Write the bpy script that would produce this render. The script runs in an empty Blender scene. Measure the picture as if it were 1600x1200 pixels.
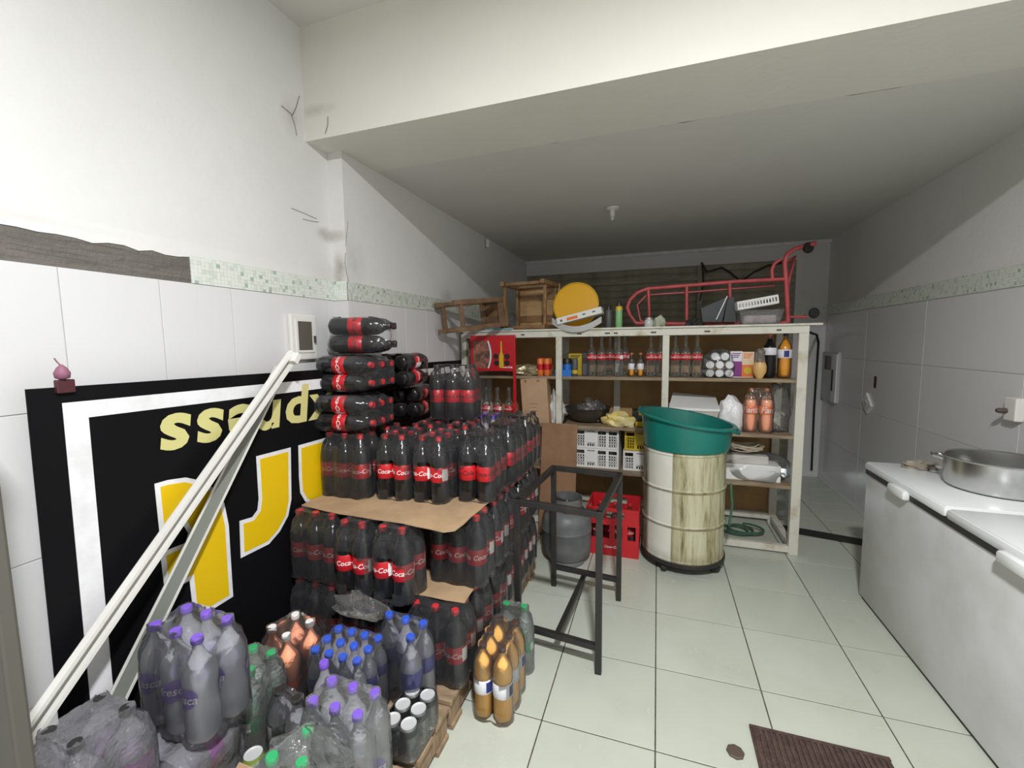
import bpy, bmesh, math, random
from mathutils import Vector, Matrix, Euler
random.seed(7)
PI = math.pi
scene = bpy.context.scene
COL = scene.collection

# ------------------------------------------------------------------ camera
F_PX, YAW, PITCH, ROLL, CAM_Z = 675.0, math.radians(18.6), math.radians(5.45), math.radians(-0.72), 1.58
def _cam_matrix():
    cy, sy, cp, sp, cr, sr = math.cos(YAW), math.sin(YAW), math.cos(PITCH), math.sin(PITCH), math.cos(ROLL), math.sin(ROLL)
    ry = Matrix(((cy, 0, sy), (0, 1, 0), (-sy, 0, cy)))
    rx = Matrix(((1, 0, 0), (0, cp, -sp), (0, sp, cp)))
    rz = Matrix(((cr, -sr, 0), (sr, cr, 0), (0, 0, 1)))
    w = Matrix(((1, 0, 0), (0, 0, -1), (0, 1, 0)))
    return rz @ rx @ ry @ w            # world -> (right, down, forward)
MW = _cam_matrix()
CAM = Vector((0, 0, CAM_Z))
def at(px, py, X=None, Y=None, Z=None):
    """point where the photo pixel's ray meets a real plane of the room"""
    d = MW.transposed() @ Vector(((px - 800) / F_PX, (py - 600) / F_PX, 1.0))
    t = (X - CAM.x) / d.x if X is not None else ((Y - CAM.y) / d.y if Y is not None else (Z - CAM.z) / d.z)
    return CAM + d * t
cam_data = bpy.data.cameras.new('camera')
cam = bpy.data.objects.new('camera', cam_data)
COL.objects.link(cam)
r_, d_, f_ = MW[0], MW[1], MW[2]
cam.matrix_world = Matrix(((r_[0], -d_[0], -f_[0], 0), (r_[1], -d_[1], -f_[1], 0), (r_[2], -d_[2], -f_[2], CAM_Z), (0, 0, 0, 1)))
cam_data.sensor_fit = 'HORIZONTAL'
cam_data.sensor_width = 36.0
cam_data.lens = 36.0 * F_PX / 1600.0
cam_data.clip_start = 0.02
scene.camera = cam

# ------------------------------------------------------------------ world, lights, exposure
world = bpy.data.worlds.new('world')
scene.world = world
world.use_nodes = True
bg = world.node_tree.nodes['Background']
bg.inputs[0].default_value = (0.85, 0.93, 1.0, 1)
bg.inputs[1].default_value = 4.0          # daylight outside; the room is closed except a gap under the shutter
scene.view_settings.view_transform = 'Standard'
scene.view_settings.look = 'None'
scene.view_settings.gamma = 1.0
scene.view_settings.use_curve_mapping = False
scene.view_settings.exposure = 0.04
try:
    scene.cycles.transparent_max_bounces = 32
    scene.cycles.max_bounces = 10
    scene.cycles.diffuse_bounces = 5
except Exception:
    pass
def area(name, loc, sx, sy, power, color):
    l = bpy.data.lights.new(name, 'AREA'); l.shape = 'RECTANGLE'; l.size = sx; l.size_y = sy
    l.energy = power; l.color = color
    o = bpy.data.objects.new(name, l); COL.objects.link(o); o.location = loc
    return o
LAMP = (0.2, -0.10, 3.15)
area('ceiling_lamp_offscreen', LAMP, 0.20, 0.14, 150, (0.985, 0.99, 1.0))

# ------------------------------------------------------------------ materials
def nt(name):
    m = bpy.data.materials.new(name); m.use_nodes = True
    n = m.node_tree.nodes; n.clear()
    out = n.new('ShaderNodeOutputMaterial')
    return m, n, m.node_tree.links, out
def principled(n, color, rough, metal=0.0, spec=None):
    b = n.new('ShaderNodeBsdfPrincipled')
    b.inputs['Base Color'].default_value = (*color, 1); b.inputs['Roughness'].default_value = rough
    b.inputs['Metallic'].default_value = metal
    if spec is not None: b.inputs['Specular IOR Level'].default_value = spec
    return b
def coords(n, l, scale=(1, 1, 1), kind='Object'):
    tc = n.new('ShaderNodeTexCoord'); mp = n.new('ShaderNodeMapping'); mp.inputs['Scale'].default_value = scale
    l.new(tc.outputs[kind], mp.inputs['Vector']); return mp.outputs['Vector']
def noise(n, l, vec, scale, detail=4, rough=0.6):
    t = n.new('ShaderNodeTexNoise'); t.inputs['Scale'].default_value = scale; t.inputs['Detail'].default_value = detail
    t.inputs['Roughness'].default_value = rough; l.new(vec, t.inputs['Vector']); return t.outputs['Fac']
def ramp(n, l, fac, stops):
    r = n.new('ShaderNodeValToRGB'); e = r.color_ramp.elements
    while len(e) < len(stops): e.new(0.5)
    for i, (p, c) in enumerate(stops):
        e[i].position = p; e[i].color = (*c, 1) if len(c) == 3 else c
    l.new(fac, r.inputs['Fac']); return r.outputs['Color']
def mixc(n, l, fac, a, b):
    m = n.new('ShaderNodeMix'); m.data_type = 'RGBA'
    for s, v in ((0, fac), (6, a), (7, b)):
        if isinstance(v, (int, float)): m.inputs[s].default_value = v
        elif isinstance(v, tuple): m.inputs[s].default_value = (*v, 1)
        else: l.new(v, m.inputs[s])
    return m.outputs[2]
def bump(n, l, h, strength, dist=0.01):
    b = n.new('ShaderNodeBump'); b.inputs['Strength'].default_value = strength; b.inputs['Distance'].default_value = dist
    l.new(h, b.inputs['Height']); return b.outputs['Normal']
MATS = {}
def pm(name, color, rough=0.5, metal=0.0, var=None, vscale=8, vstretch=(1, 1, 1), lo=0.4, hi=0.65, bmp=0.0, bscale=60, spec=None, kind='Object'):
    """plain procedural material: colour, optional second colour in noise patches, optional bump"""
    if name in MATS: return MATS[name]
    m, n, l, out = nt(name)
    b = principled(n, color, rough, metal, spec)
    if var is not None:
        v = coords(n, l, vstretch, kind)
        f = noise(n, l, v, vscale)
        c = ramp(n, l, f, [(lo, color), (hi, var)])
        l.new(c, b.inputs['Base Color'])
    if bmp:
        h = noise(n, l, coords(n, l), bscale, 3)
        l.new(bump(n, l, h, bmp), b.inputs['Normal'])
    l.new(b.outputs[0], out.inputs[0]); MATS[name] = m
    return m
def clear(name, tint, fac, rough, base, bmp=0.0, bscale=30, edge=0.5, gl=0.2):
    """thin clear plastic or glass: see-through, with a glossy share that grows at the edges"""
    if name in MATS: return MATS[name]
    m, n, l, out = nt(name)
    t = n.new('ShaderNodeBsdfTransparent'); t.inputs[0].default_value = (*tint, 1)
    b = principled(n, base, rough)
    lw = n.new('ShaderNodeLayerWeight'); lw.inputs['Blend'].default_value = 0.35
    mm = n.new('ShaderNodeMath'); mm.operation = 'MULTIPLY_ADD'; mm.inputs[1].default_value = edge; mm.inputs[2].default_value = fac
    l.new(lw.outputs['Facing'], mm.inputs[0])
    if bmp:
        h = noise(n, l, coords(n, l), bscale, 4)
        nn = bump(n, l, h, bmp, 0.02); l.new(nn, b.inputs['Normal'])
    mx = n.new('ShaderNodeMixShader'); l.new(mm.outputs[0], mx.inputs[0]); l.new(t.outputs[0], mx.inputs[1]); l.new(b.outputs[0], mx.inputs[2])
    g = n.new('ShaderNodeBsdfGlossy'); g.inputs['Roughness'].default_value = gl
    if bmp: l.new(nn, g.inputs['Normal'])
    m2 = n.new('ShaderNodeMixShader'); fr = n.new('ShaderNodeFresnel'); fr.inputs['IOR'].default_value = 1.42
    if bmp: l.new(nn, fr.inputs['Normal'])
    l.new(fr.outputs[0], m2.inputs[0]); l.new(mx.outputs[0], m2.inputs[1]); l.new(g.outputs[0], m2.inputs[2])
    l.new(m2.outputs[0], out.inputs[0]); MATS[name] = m
    return m

def stain_factor(n, l, vec, spots):
    """soft dirt spots at fixed places on a wall; spots = ((x,y,z),(rx,ry,rz),strength)"""
    total = None
    for p, r, s in spots:
        sub = n.new('ShaderNodeVectorMath'); sub.operation = 'SUBTRACT'; l.new(vec, sub.inputs[0]); sub.inputs[1].default_value = p
        div = n.new('ShaderNodeVectorMath'); div.operation = 'DIVIDE'; l.new(sub.outputs[0], div.inputs[0]); div.inputs[1].default_value = r
        ln = n.new('ShaderNodeVectorMath'); ln.operation = 'LENGTH'; l.new(div.outputs[0], ln.inputs[0])
        mr = n.new('ShaderNodeMapRange'); l.new(ln.outputs['Value'], mr.inputs[0])
        mr.inputs[1].default_value = 0.1; mr.inputs[2].default_value = 1.0; mr.inputs[3].default_value = s; mr.inputs[4].default_value = 0.0
        if total is None: total = mr.outputs[0]
        else:
            a = n.new('ShaderNodeMath'); a.operation = 'MAXIMUM'; l.new(total, a.inputs[0]); l.new(mr.outputs[0], a.inputs[1]); total = a.outputs[0]
    return total
def plaster(name, color, spots=(), dirty=(0.27, 0.24, 0.19)):
    m, n, l, out = nt(name)
    v = coords(n, l)
    b = principled(n, color, 0.75, spec=0.25)
    f = noise(n, l, v, 1.6, 5)
    c = ramp(n, l, f, [(0.35, tuple(x * 0.955 for x in color)), (0.62, color)])
    if spots:
        s = stain_factor(n, l, v, spots)
        nz = noise(n, l, v, 14, 5)
        mul = n.new('ShaderNodeMath'); mul.operation = 'MULTIPLY'; l.new(s, mul.inputs[0]); l.new(nz, mul.inputs[1])
        m2 = n.new('ShaderNodeMath'); m2.operation = 'MULTIPLY'; l.new(mul.outputs[0], m2.inputs[0]); m2.inputs[1].default_value = 1.6; m2.use_clamp = True
        c = mixc(n, l, m2.outputs[0], c, dirty)
    l.new(c, b.inputs['Base Color'])
    l.new(bump(n, l, noise(n, l, v, 9, 6, 0.65), 0.25, 0.012), b.inputs['Normal'])
    l.new(b.outputs[0], out.inputs[0])
    return m
M_wall = plaster('white_plaster', (0.72, 0.715, 0.70), [
    ((-1.79, 1.86, 2.74), (0.3, 0.10, 0.13), 0.35), ((-1.79, 2.05, 2.20), (0.2, 0.09, 0.05), 0.75),
    ((-1.74, 2.09, 1.98), (0.06, 0.3, 0.16), 0.95), ((-1.69, 3.33, 1.97), (0.2, 0.13, 0.10), 0.35),
    ((-1.69, 2.16, 2.05), (0.1, 0.12, 0.2), 0.3), ((-1.79, 0.2, 1.97), (0.1, 0.9, 0.03), 0.4)])
M_beam = plaster('cream_plaster', (0.74, 0.72, 0.66), [((-1.72, 1.93, 2.80), (0.16, 0.3, 0.04), 0.4)])
M_ceil = plaster('ceiling_paint', (0.68, 0.67, 0.635))
def tile_mat(name, color, rough, grime=None, gscale=3.0, glo=0.45, ghi=0.8, wav=0.05):
    m, n, l, out = nt(name)
    b = principled(n, color, rough)
    v = coords(n, l, kind='Generated')
    tc = n.new('ShaderNodeNewGeometry')
    f = noise(n, l, tc.outputs['Position'], gscale, 5)
    oi = n.new('ShaderNodeObjectInfo')
    c0 = mixc(n, l, oi.outputs['Random'], color, tuple(x * 0.94 for x in color))
    if grime:
        r = ramp(n, l, f, [(glo, (0, 0, 0)), (ghi, (0.8, 0.8, 0.8))])
        c0 = mixc(n, l, r, c0, grime)
    l.new(c0, b.inputs['Base Color'])
    rr = n.new('ShaderNodeMapRange'); rr.inputs[3].default_value = rough * 0.7; rr.inputs[4].default_value = rough * 1.6
    l.new(f, rr.inputs[0]); l.new(rr.outputs[0], b.inputs['Roughness'])
    l.new(bump(n, l, noise(n, l, tc.outputs['Position'], 7, 2), wav, 0.01), b.inputs['Normal'])
    l.new(b.outputs[0], out.inputs[0])
    return m
M_ftile = tile_mat('floor_tile', (0.53, 0.56, 0.485), 0.22, (0.455, 0.475, 0.40), 2.6, 0.42, 0.75)
M_grout = pm('floor_grout', (0.055, 0.045, 0.035), 0.9, var=(0.13, 0.11, 0.09), vscale=30)
M_wtile = tile_mat('wall_tile', (0.70, 0.695, 0.70), 0.20, (0.64, 0.635, 0.63), 1.5, 0.5, 0.9, 0.03)
M_wgrout = pm('wall_grout', (0.42, 0.42, 0.41), 0.9)
def mosaic_mat():
    m, n, l, out = nt('glass_mosaic')
    b = principled(n, (0.7, 0.75, 0.68), 0.25)
    v = coords(n, l)
    br = n.new('ShaderNodeTexVoronoi'); br.inputs['Scale'].default_value = 62; br.distance = 'CHEBYCHEV'; br.inputs['Randomness'].default_value = 0.12
    l.new(v, br.inputs['Vector'])
    sep = n.new('ShaderNodeSeparateColor'); l.new(br.outputs['Color'], sep.inputs[0])
    c = ramp(n, l, sep.outputs[0], [(0.0, (0.70, 0.73, 0.67)), (0.70, (0.73, 0.75, 0.70)), (0.74, (0.58, 0.64, 0.57)), (0.95, (0.65, 0.70, 0.64)), (0.965, (0.36, 0.46, 0.38))])
    d = ramp(n, l, br.outputs['Distance'], [(0.40, (1, 1, 1)), (0.50, (0.82, 0.82, 0.80))])
    mu = n.new('ShaderNodeMix'); mu.data_type = 'RGBA'; mu.blend_type = 'MULTIPLY'; mu.inputs[0].default_value = 1
    l.new(c, mu.inputs[6]); l.new(d, mu.inputs[7])
    l.new(mu.outputs[2], b.inputs['Base Color']); l.new(b.outputs[0], out.inputs[0])
    return m
M_mosaic = mosaic_mat()
M_mortar = pm('grey_mortar', (0.155, 0.14, 0.125), 0.95, var=(0.12, 0.108, 0.096), vscale=6, vstretch=(1, 1, 12), bmp=0.6, bscale=40)
M_white = pm('white_paint', (0.66, 0.64, 0.56), 0.45, var=(0.42, 0.34, 0.20), vscale=7, lo=0.52, hi=0.75, bmp=0.15, bscale=40)
M_woodshelf = pm('shelf_wood', (0.33, 0.25, 0.16), 0.65, var=(0.20, 0.14, 0.09), vscale=5, vstretch=(1, 6, 6))
M_hardboard = pm('brown_hardboard', (0.50, 0.31, 0.13), 0.7, var=(0.36, 0.21, 0.085), vscale=2.5)
M_card = pm('cardboard', (0.42, 0.285, 0.165), 0.85, var=(0.33, 0.22, 0.125), vscale=6, bmp=0.2, bscale=25)
M_cardtan = pm('cardboard_light', (0.50, 0.33, 0.20), 0.85, var=(0.43, 0.28, 0.165), vscale=5)
M_cardbrd = pm('brown_board', (0.30, 0.165, 0.085), 0.7, var=(0.23, 0.125, 0.065), vscale=4)
M_pallet = pm('pallet_wood', (0.33, 0.23, 0.14), 0.85, var=(0.19, 0.13, 0.08), vscale=6, vstretch=(1, 5, 1), bmp=0.3, bscale=30)
M_stool = pm('stool_wood', (0.30, 0.17, 0.075), 0.5, var=(0.17, 0.09, 0.04), vscale=10, vstretch=(1, 1, 4))
M_stoolseat = pm('stool_ply', (0.56, 0.36, 0.17), 0.6, var=(0.36, 0.21, 0.09), vscale=5)
M_stooldark = pm('stool_dark_wood', (0.16, 0.095, 0.055), 0.55, var=(0.25, 0.15, 0.085), vscale=9)
M_black = pm('black_vinyl', (0.005, 0.005, 0.006), 0.5, spec=0.12)
M_bwhite = pm('banner_white', (0.80, 0.80, 0.82), 0.4, var=(0.70, 0.70, 0.71), vscale=12)
M_byellow = pm('banner_yellow', (0.76, 0.50, 0.004), 0.4)
M_bcream = pm('banner_cream', (0.62, 0.58, 0.24), 0.4)
M_blackmetal = pm('black_iron', (0.018, 0.017, 0.017), 0.5, var=(0.05, 0.035, 0.025), vscale=9, lo=0.5, hi=0.8)
M_alu = pm('aluminium', (0.62, 0.62, 0.61), 0.28, 1.0, var=(0.5, 0.5, 0.49), vscale=4)
M_steelgrey = pm('grey_gas_paint', (0.105, 0.112, 0.115), 0.45, var=(0.16, 0.16, 0.158), vscale=5, bmp=0.1, bscale=30)
M_freezer = pm('freezer_white', (0.72, 0.72, 0.74), 0.32, var=(0.62, 0.62, 0.615), vscale=3)
M_freezerlid = pm('freezer_lid', (0.80, 0.82, 0.82), 0.25)
M_gasket = pm('rubber_gasket', (0.03, 0.03, 0.03), 0.6)
M_red = pm('red_paint', (0.50, 0.045, 0.05), 0.4, var=(0.40, 0.03, 0.035), vscale=6)
M_redplastic = pm('red_plastic', (0.50, 0.015, 0.022), 0.35)
M_redbright = pm('red_label', (0.52, 0.012, 0.020), 0.35)
M_pinkred = pm('hand_truck_red', (0.55, 0.085, 0.095), 0.45, var=(0.40, 0.06, 0.06), vscale=12)
M_yellowd = pm('yellow_disc', (0.80, 0.42, 0.012), 0.35)
M_green = pm('green_plastic', (0.008, 0.155, 0.125), 0.35, var=(0.012, 0.19, 0.155), vscale=4)
M_rubber = pm('black_rubber', (0.02, 0.02, 0.02), 0.7)
M_mat = pm('brown_mat', (0.06, 0.036, 0.028), 0.9, var=(0.10, 0.06, 0.05), vscale=40, bmp=0.6, bscale=150)
M_brownplastic = pm('brown_cap', (0.09, 0.065, 0.05), 0.6)
M_offwhite = pm('offwhite_plastic', (0.72, 0.71, 0.67), 0.45)
M_smoke = pm('smoked_window', (0.115, 0.10, 0.085), 0.25)
M_ltgrey = pm('light_grey', (0.55, 0.55, 0.54), 0.5)
M_dkgrey = pm('dark_grey', (0.085, 0.088, 0.09), 0.5)
M_panelgrey = pm('grey_panel', (0.085, 0.08, 0.066), 0.6)
M_yelplastic = pm('yellow_plastic', (0.62, 0.44, 0.02), 0.45)
M_blue = pm('blue_print', (0.02, 0.16, 0.55), 0.4)
M_orange = pm('orange_print', (0.75, 0.18, 0.04), 0.4)
M_styro = pm('styrofoam', (0.80, 0.80, 0.78), 0.8)
M_whitefilm = pm('white_bag', (0.78, 0.78, 0.79), 0.35, bmp=0.9, bscale=14)
M_rope = pm('rope', (0.50, 0.43, 0.32), 0.9)
M_rag = pm('grey_rag', (0.33, 0.29, 0.235), 0.9, var=(0.20, 0.17, 0.14), vscale=14)
M_hose = pm('green_hose', (0.05, 0.12, 0.075), 0.4)
M_shutter = pm('shutter_steel', (0.36, 0.33, 0.25), 0.5, var=(0.24, 0.21, 0.16), vscale=3)
M_glint = pm('galvanised', (0.50, 0.50, 0.48), 0.4, 0.6)
M_pinkwash = pm('pink_ribbon', (0.26, 0.10, 0.16), 0.6)
M_maroon = pm('maroon_clip', (0.065, 0.014, 0.02), 0.5)
M_purple = pm('purple_print', (0.22, 0.03, 0.22), 0.4)
M_bagyellow = pm('yellow_bag', (0.74, 0.58, 0.16), 0.4, var=(0.72, 0.65, 0.40), vscale=12, bmp=0.5, bscale=25)
M_sack = pm('white_tub', (0.62, 0.60, 0.55), 0.6, var=(0.52, 0.50, 0.44), vscale=5)
M_ltblue = pm('light_blue', (0.28, 0.50, 0.58), 0.5)
M_snack = pm('snack_bag', (0.68, 0.42, 0.16), 0.4)
M_spraygreen = pm('spray_green', (0.22, 0.46, 0.20), 0.35)
M_canopy = pm('glass_jar', (0.55, 0.58, 0.56), 0.15)
# bottle materials
M_pet = clear('clear_pet', (0.97, 0.975, 0.975), 0.006, 0.3, (0.75, 0.78, 0.80), edge=0.06, gl=0.17)
M_petwater = clear('water_pet', (0.97, 0.975, 1.0), 0.26, 0.35, (0.90, 0.91, 1.0), edge=0.20, bmp=0.15, bscale=45, gl=0.17)
M_petgreen = clear('green_pet', (0.94, 0.98, 0.96), 0.15, 0.35, (0.80, 0.92, 0.86), edge=0.22, gl=0.17)
M_glass = clear('clear_glass', (0.97, 0.98, 0.975), 0.010, 0.15, (0.74, 0.78, 0.76), edge=0.30, gl=0.2)
M_film = clear('shrink_film', (0.985, 0.985, 0.99), 0.012, 0.3, (0.86, 0.88, 0.94), bmp=0.35, bscale=12, edge=0.07, gl=0.17)
M_filmgrey = clear('grey_film', (0.96, 0.96, 0.97), 0.08, 0.3, (0.76, 0.76, 0.80), bmp=1.0, bscale=13, edge=0.18, gl=0.17)
M_bag = clear('clear_bag', (0.98, 0.985, 0.985), 0.04, 0.3, (0.88, 0.90, 0.89), bmp=1.0, bscale=15, edge=0.16, gl=0.17)
M_smokepet = clear('grey_pet', (0.86, 0.86, 0.89), 0.16, 0.3, (0.52, 0.52, 0.60), edge=0.3, gl=0.17)
M_cola = pm('cola', (0.006, 0.003, 0.003), 0.3, spec=0.05)
M_fanta = pm('orange_soda', (1.0, 0.60, 0.15), 0.3)
M_peach = pm('peach_soda', (1.0, 0.46, 0.26), 0.3)
M_orangejuice = pm('orange_drink', (0.74, 0.33, 0.02), 0.3)
M_capred = pm('cap_red', (0.55, 0.03, 0.035), 0.4)
M_capblack = pm('cap_black', (0.02, 0.018, 0.018), 0.4)
M_capwhite = pm('cap_white', (0.82, 0.82, 0.80), 0.4)
M_capblue = pm('cap_blue', (0.03, 0.10, 0.62), 0.4)
M_cappurple = pm('cap_purple', (0.20, 0.10, 0.60), 0.4)
M_capgreen = pm('cap_green', (0.03, 0.36, 0.13), 0.4)
M_caporange = pm('cap_orange', (0.55, 0.16, 0.06), 0.4)
M_capbrown = pm('cap_brown', (0.07, 0.04, 0.03), 0.4)
M_txtwhite = pm('print_white', (0.85, 0.84, 0.82), 0.45)
M_lblblue = pm('label_blue', (0.05, 0.05, 0.30), 0.4)
M_lblpurple = pm('label_purple', (0.21, 0.13, 0.48), 0.4)
M_lblwhite = pm('label_white', (0.74, 0.74, 0.80), 0.4)
M_lblblack = pm('label_black', (0.015, 0.02, 0.015), 0.4)
M_lblorange = pm('label_orange', (0.80, 0.20, 0.05), 0.4)
M_lblnavy = pm('label_navy', (0.02, 0.03, 0.16), 0.4)
M_gold = pm('lime_can', (0.30, 0.42, 0.06), 0.3, 0.4)

# ------------------------------------------------------------------ mesh helpers
class MB:
    def __init__(s): s.v = []; s.f = []; s.m = []
    def add(s, vs, fs, mi=0, M=None):
        b = len(s.v)
        for p in vs:
            p = Vector(p); s.v.append(tuple(M @ p) if M is not None else tuple(p))
        for q in fs: s.f.append(tuple(b + i for i in q)); s.m.append(mi)
        return s
    def box(s, c, d, mi=0, M=None, bev=0.0):
        bm = bmesh.new(); bmesh.ops.create_cube(bm, size=1.0)
        for w in bm.verts: w.co = Vector((c[0] + w.co.x * d[0], c[1] + w.co.y * d[1], c[2] + w.co.z * d[2]))
        if bev: bmesh.ops.bevel(bm, geom=list(bm.edges), offset=min(bev, 0.45 * min(d)), segments=2, profile=0.5, affect='EDGES')
        bm.verts.index_update()
        s.add([w.co.copy() for w in bm.verts], [[w.index for w in f.verts] for f in bm.faces], mi, M); bm.free(); return s
    def bb(s, x0, x1, y0, y1, z0, z1, mi=0, bev=0.0, M=None):
        return s.box(((x0 + x1) / 2, (y0 + y1) / 2, (z0 + z1) / 2), (x1 - x0, y1 - y0, z1 - z0), mi, M, bev)
    def beam(s, p, q, w, h, mi=0, bev=0.0):
        p, q = Vector(p), Vector(q); d = q - p; L = d.length
        R = d.to_track_quat('X', 'Z').to_matrix().to_4x4(); R.translation = (p + q) / 2
        return s.box((0, 0, 0), (L, w, h), mi, R, bev)
    def lathe(s, prof, n=16, mi=0, M=None, cap=True, lobes=0.0):
        vs, fs = [], []
        for r, z in prof:
            for i in range(n):
                a = 2 * PI * i / n; rr = r
                if lobes and z < 0.02: rr = r * (1 - lobes * 0.5 * (1 - math.cos(5 * a)))
                vs.append((rr * math.cos(a), rr * math.sin(a), z))
        for k in range(len(prof) - 1):
            for i in range(n):
                j = (i + 1) % n; fs.append((k * n + i, k * n + j, (k + 1) * n + j, (k + 1) * n + i))
        if cap:
            if prof[0][0] > 1e-4: fs.append(tuple(reversed(range(n))))
            if prof[-1][0] > 1e-4: fs.append(tuple((len(prof) - 1) * n + i for i in range(n)))
        return s.add(vs, fs, mi, M)
    def tube(s, path, r, n=8, mi=0, closed=False):
        path = [Vector(p) for p in path]; N = len(path); vs, fs = [], []; up = None
        for k in range(N):
            a = path[(k - 1) % N] if (closed or k > 0) else path[k]
            b = path[(k + 1) % N] if (closed or k < N - 1) else path[k]
            t = (b - a).normalized()
            if up is None:
                up = Vector((0, 0, 1)) if abs(t.z) < 0.9 else Vector((1, 0, 0))
            u = (up - t * up.dot(t)).normalized(); w = t.cross(u); up = u
            for i in range(n):
                an = 2 * PI * i / n; vs.append(path[k] + (u * math.cos(an) + w * math.sin(an)) * r)
        K = N if closed else N - 1
        for k in range(K):
            for i in range(n):
                j = (i + 1) % n; k2 = (k + 1) % N
                fs.append((k * n + i, k * n + j, k2 * n + j, k2 * n + i))
        if not closed:
            fs.append(tuple(reversed(range(n)))); fs.append(tuple((N - 1) * n + i for i in range(n)))
        return s.add(vs, fs, mi)
    def prism(s, poly, z0, z1, mi=0, M=None):
        n = len(poly); a = sum(poly[i][0] * poly[(i + 1) % n][1] - poly[(i + 1) % n][0] * poly[i][1] for i in range(n))
        if a < 0: poly = poly[::-1]
        vs = [(x, y, z0) for x, y in poly] + [(x, y, z1) for x, y in poly]
        fs = [tuple(reversed(range(n))), tuple(range(n, 2 * n))] + [(i, (i + 1) % n, n + (i + 1) % n, n + i) for i in range(n)]
        return s.add(vs, fs, mi, M)
    def build(s, name, mats, parent=None, smooth=0, loc=None):
        me = s.mesh(name, mats, smooth); return put(name, me, parent, loc)
    def mesh(s, name, mats, smooth=0):
        me = bpy.data.meshes.new(name); me.from_pydata(s.v, [], s.f)
        if not isinstance(mats, (list, tuple)): mats = [mats]
        for m in mats: me.materials.append(m)
        me.polygons.foreach_set('material_index', s.m)
        if smooth:
            me.polygons.foreach_set('use_smooth', [True] * len(me.polygons))
            me.set_sharp_from_angle(angle=math.radians(smooth))
        me.update(); return me
def put(name, me, parent=None, loc=None, rot=None):
    o = bpy.data.objects.new(name, me); COL.objects.link(o)
    if parent is not None: o.parent = parent
    if loc is not None: o.location = loc
    if rot is not None: o.rotation_euler = rot
    return o
def tag(o, label, cat, group=None):
    o['label'] = label; o['category'] = cat
    if group: o['group'] = group
    return o
def thing(name, label, cat, loc=(0, 0, 0), rot=(0, 0, 0), group=None):
    o = put(name, None, None, loc, rot); return tag(o, label, cat, group)
def struct(o): o['kind'] = 'structure'; return o
_txt = {}
def text_geo(s, size=1.0, shear=0.0, bold=0.0, space=1.0):
    """flat text as (verts, faces), centred in x, baseline at y=0"""
    k = (s, size, shear, bold, space)
    if k in _txt: return _txt[k]
    c = bpy.data.curves.new('t', 'FONT'); c.body = s; c.size = size; c.shear = shear; c.offset = bold; c.align_x = 'CENTER'; c.space_character = space; c.resolution_u = 3
    o = bpy.data.objects.new('t', c); COL.objects.link(o)
    bpy.context.view_layer.update()
    dg = bpy.context.evaluated_depsgraph_get(); me = o.evaluated_get(dg).to_mesh()
    g = ([tuple(v.co) for v in me.vertices], [tuple(p.vertices) for p in me.polygons])
    o.evaluated_get(dg).to_mesh_clear(); bpy.data.objects.remove(o); bpy.data.curves.remove(c)
    _txt[k] = g; return g
def wrap_text(mb, s, size, r, z, mi, ang=0.0, shear=0.25, bold=0.0):
    vs, fs = text_geo(s, size, shear, bold)
    mb.add([(r * math.cos(ang + x / r), r * math.sin(ang + x / r), z + y) for x, y, _ in vs], fs, mi)

# ------------------------------------------------------------------ the room
XL, XLI, XR, YB, YF = -1.79, -1.69, 1.775, 5.7, -3.2
Y_BEAM, Y_PIL, ZC, ZF = 1.935, 2.09, 2.655, 3.22
Z_T, Z_M = 1.835, 1.945              # top of wall tiles, top of mosaic band
floor = struct(MB().bb(XL - .12, XR + .12, YF - .12, YB + .1, -.12, -.004).build('floor', M_grout))
wall_left = struct(MB().bb(XL - .12, XL, YF, Y_PIL, -.12, ZF).build('wall_left', [M_wall]))
wall_left_rear = struct(MB().bb(XL - .12, XLI, Y_PIL, YB + .1, -.12, ZC + .02).build('wall_left_rear', [M_wall]))
wall_right = struct(MB().bb(XR, XR + .12, YF, YB + .1, -.12, ZF).build('wall_right', [M_wall]))
wall_front = struct(MB().bb(XL - .12, XR + .12, YF - .12, YF, -.12, ZF).build('wall_front', [M_wall]))
struct(MB().bb(XL - .12, XR + .12, YF - .12, Y_BEAM + .02, ZF, ZF + .1).build('ceiling', M_ceil))
struct(MB().bb(XLI - .2, XR + .12, Y_BEAM + .45, YB + .1, ZC + .004, ZC + .6).build('ceiling_rear', M_ceil))
struct(MB().bb(XL - .12, XR + .12, Y_BEAM, Y_BEAM + .47, ZC, ZF + .1).build('trim_beam', [M_beam]))
# crack in the soffit where the beam meets the slab
pts = [(x, Y_BEAM + .47 + .008 * math.sin(x * 9) + random.uniform(-.006, .006), ZC + .004) for x in [i * .05 - 1.0 for i in range(54)]]
MB().tube(pts, .0028, 4).build('crack', M_mortar, bpy.data.objects['ceiling_rear'])
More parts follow.
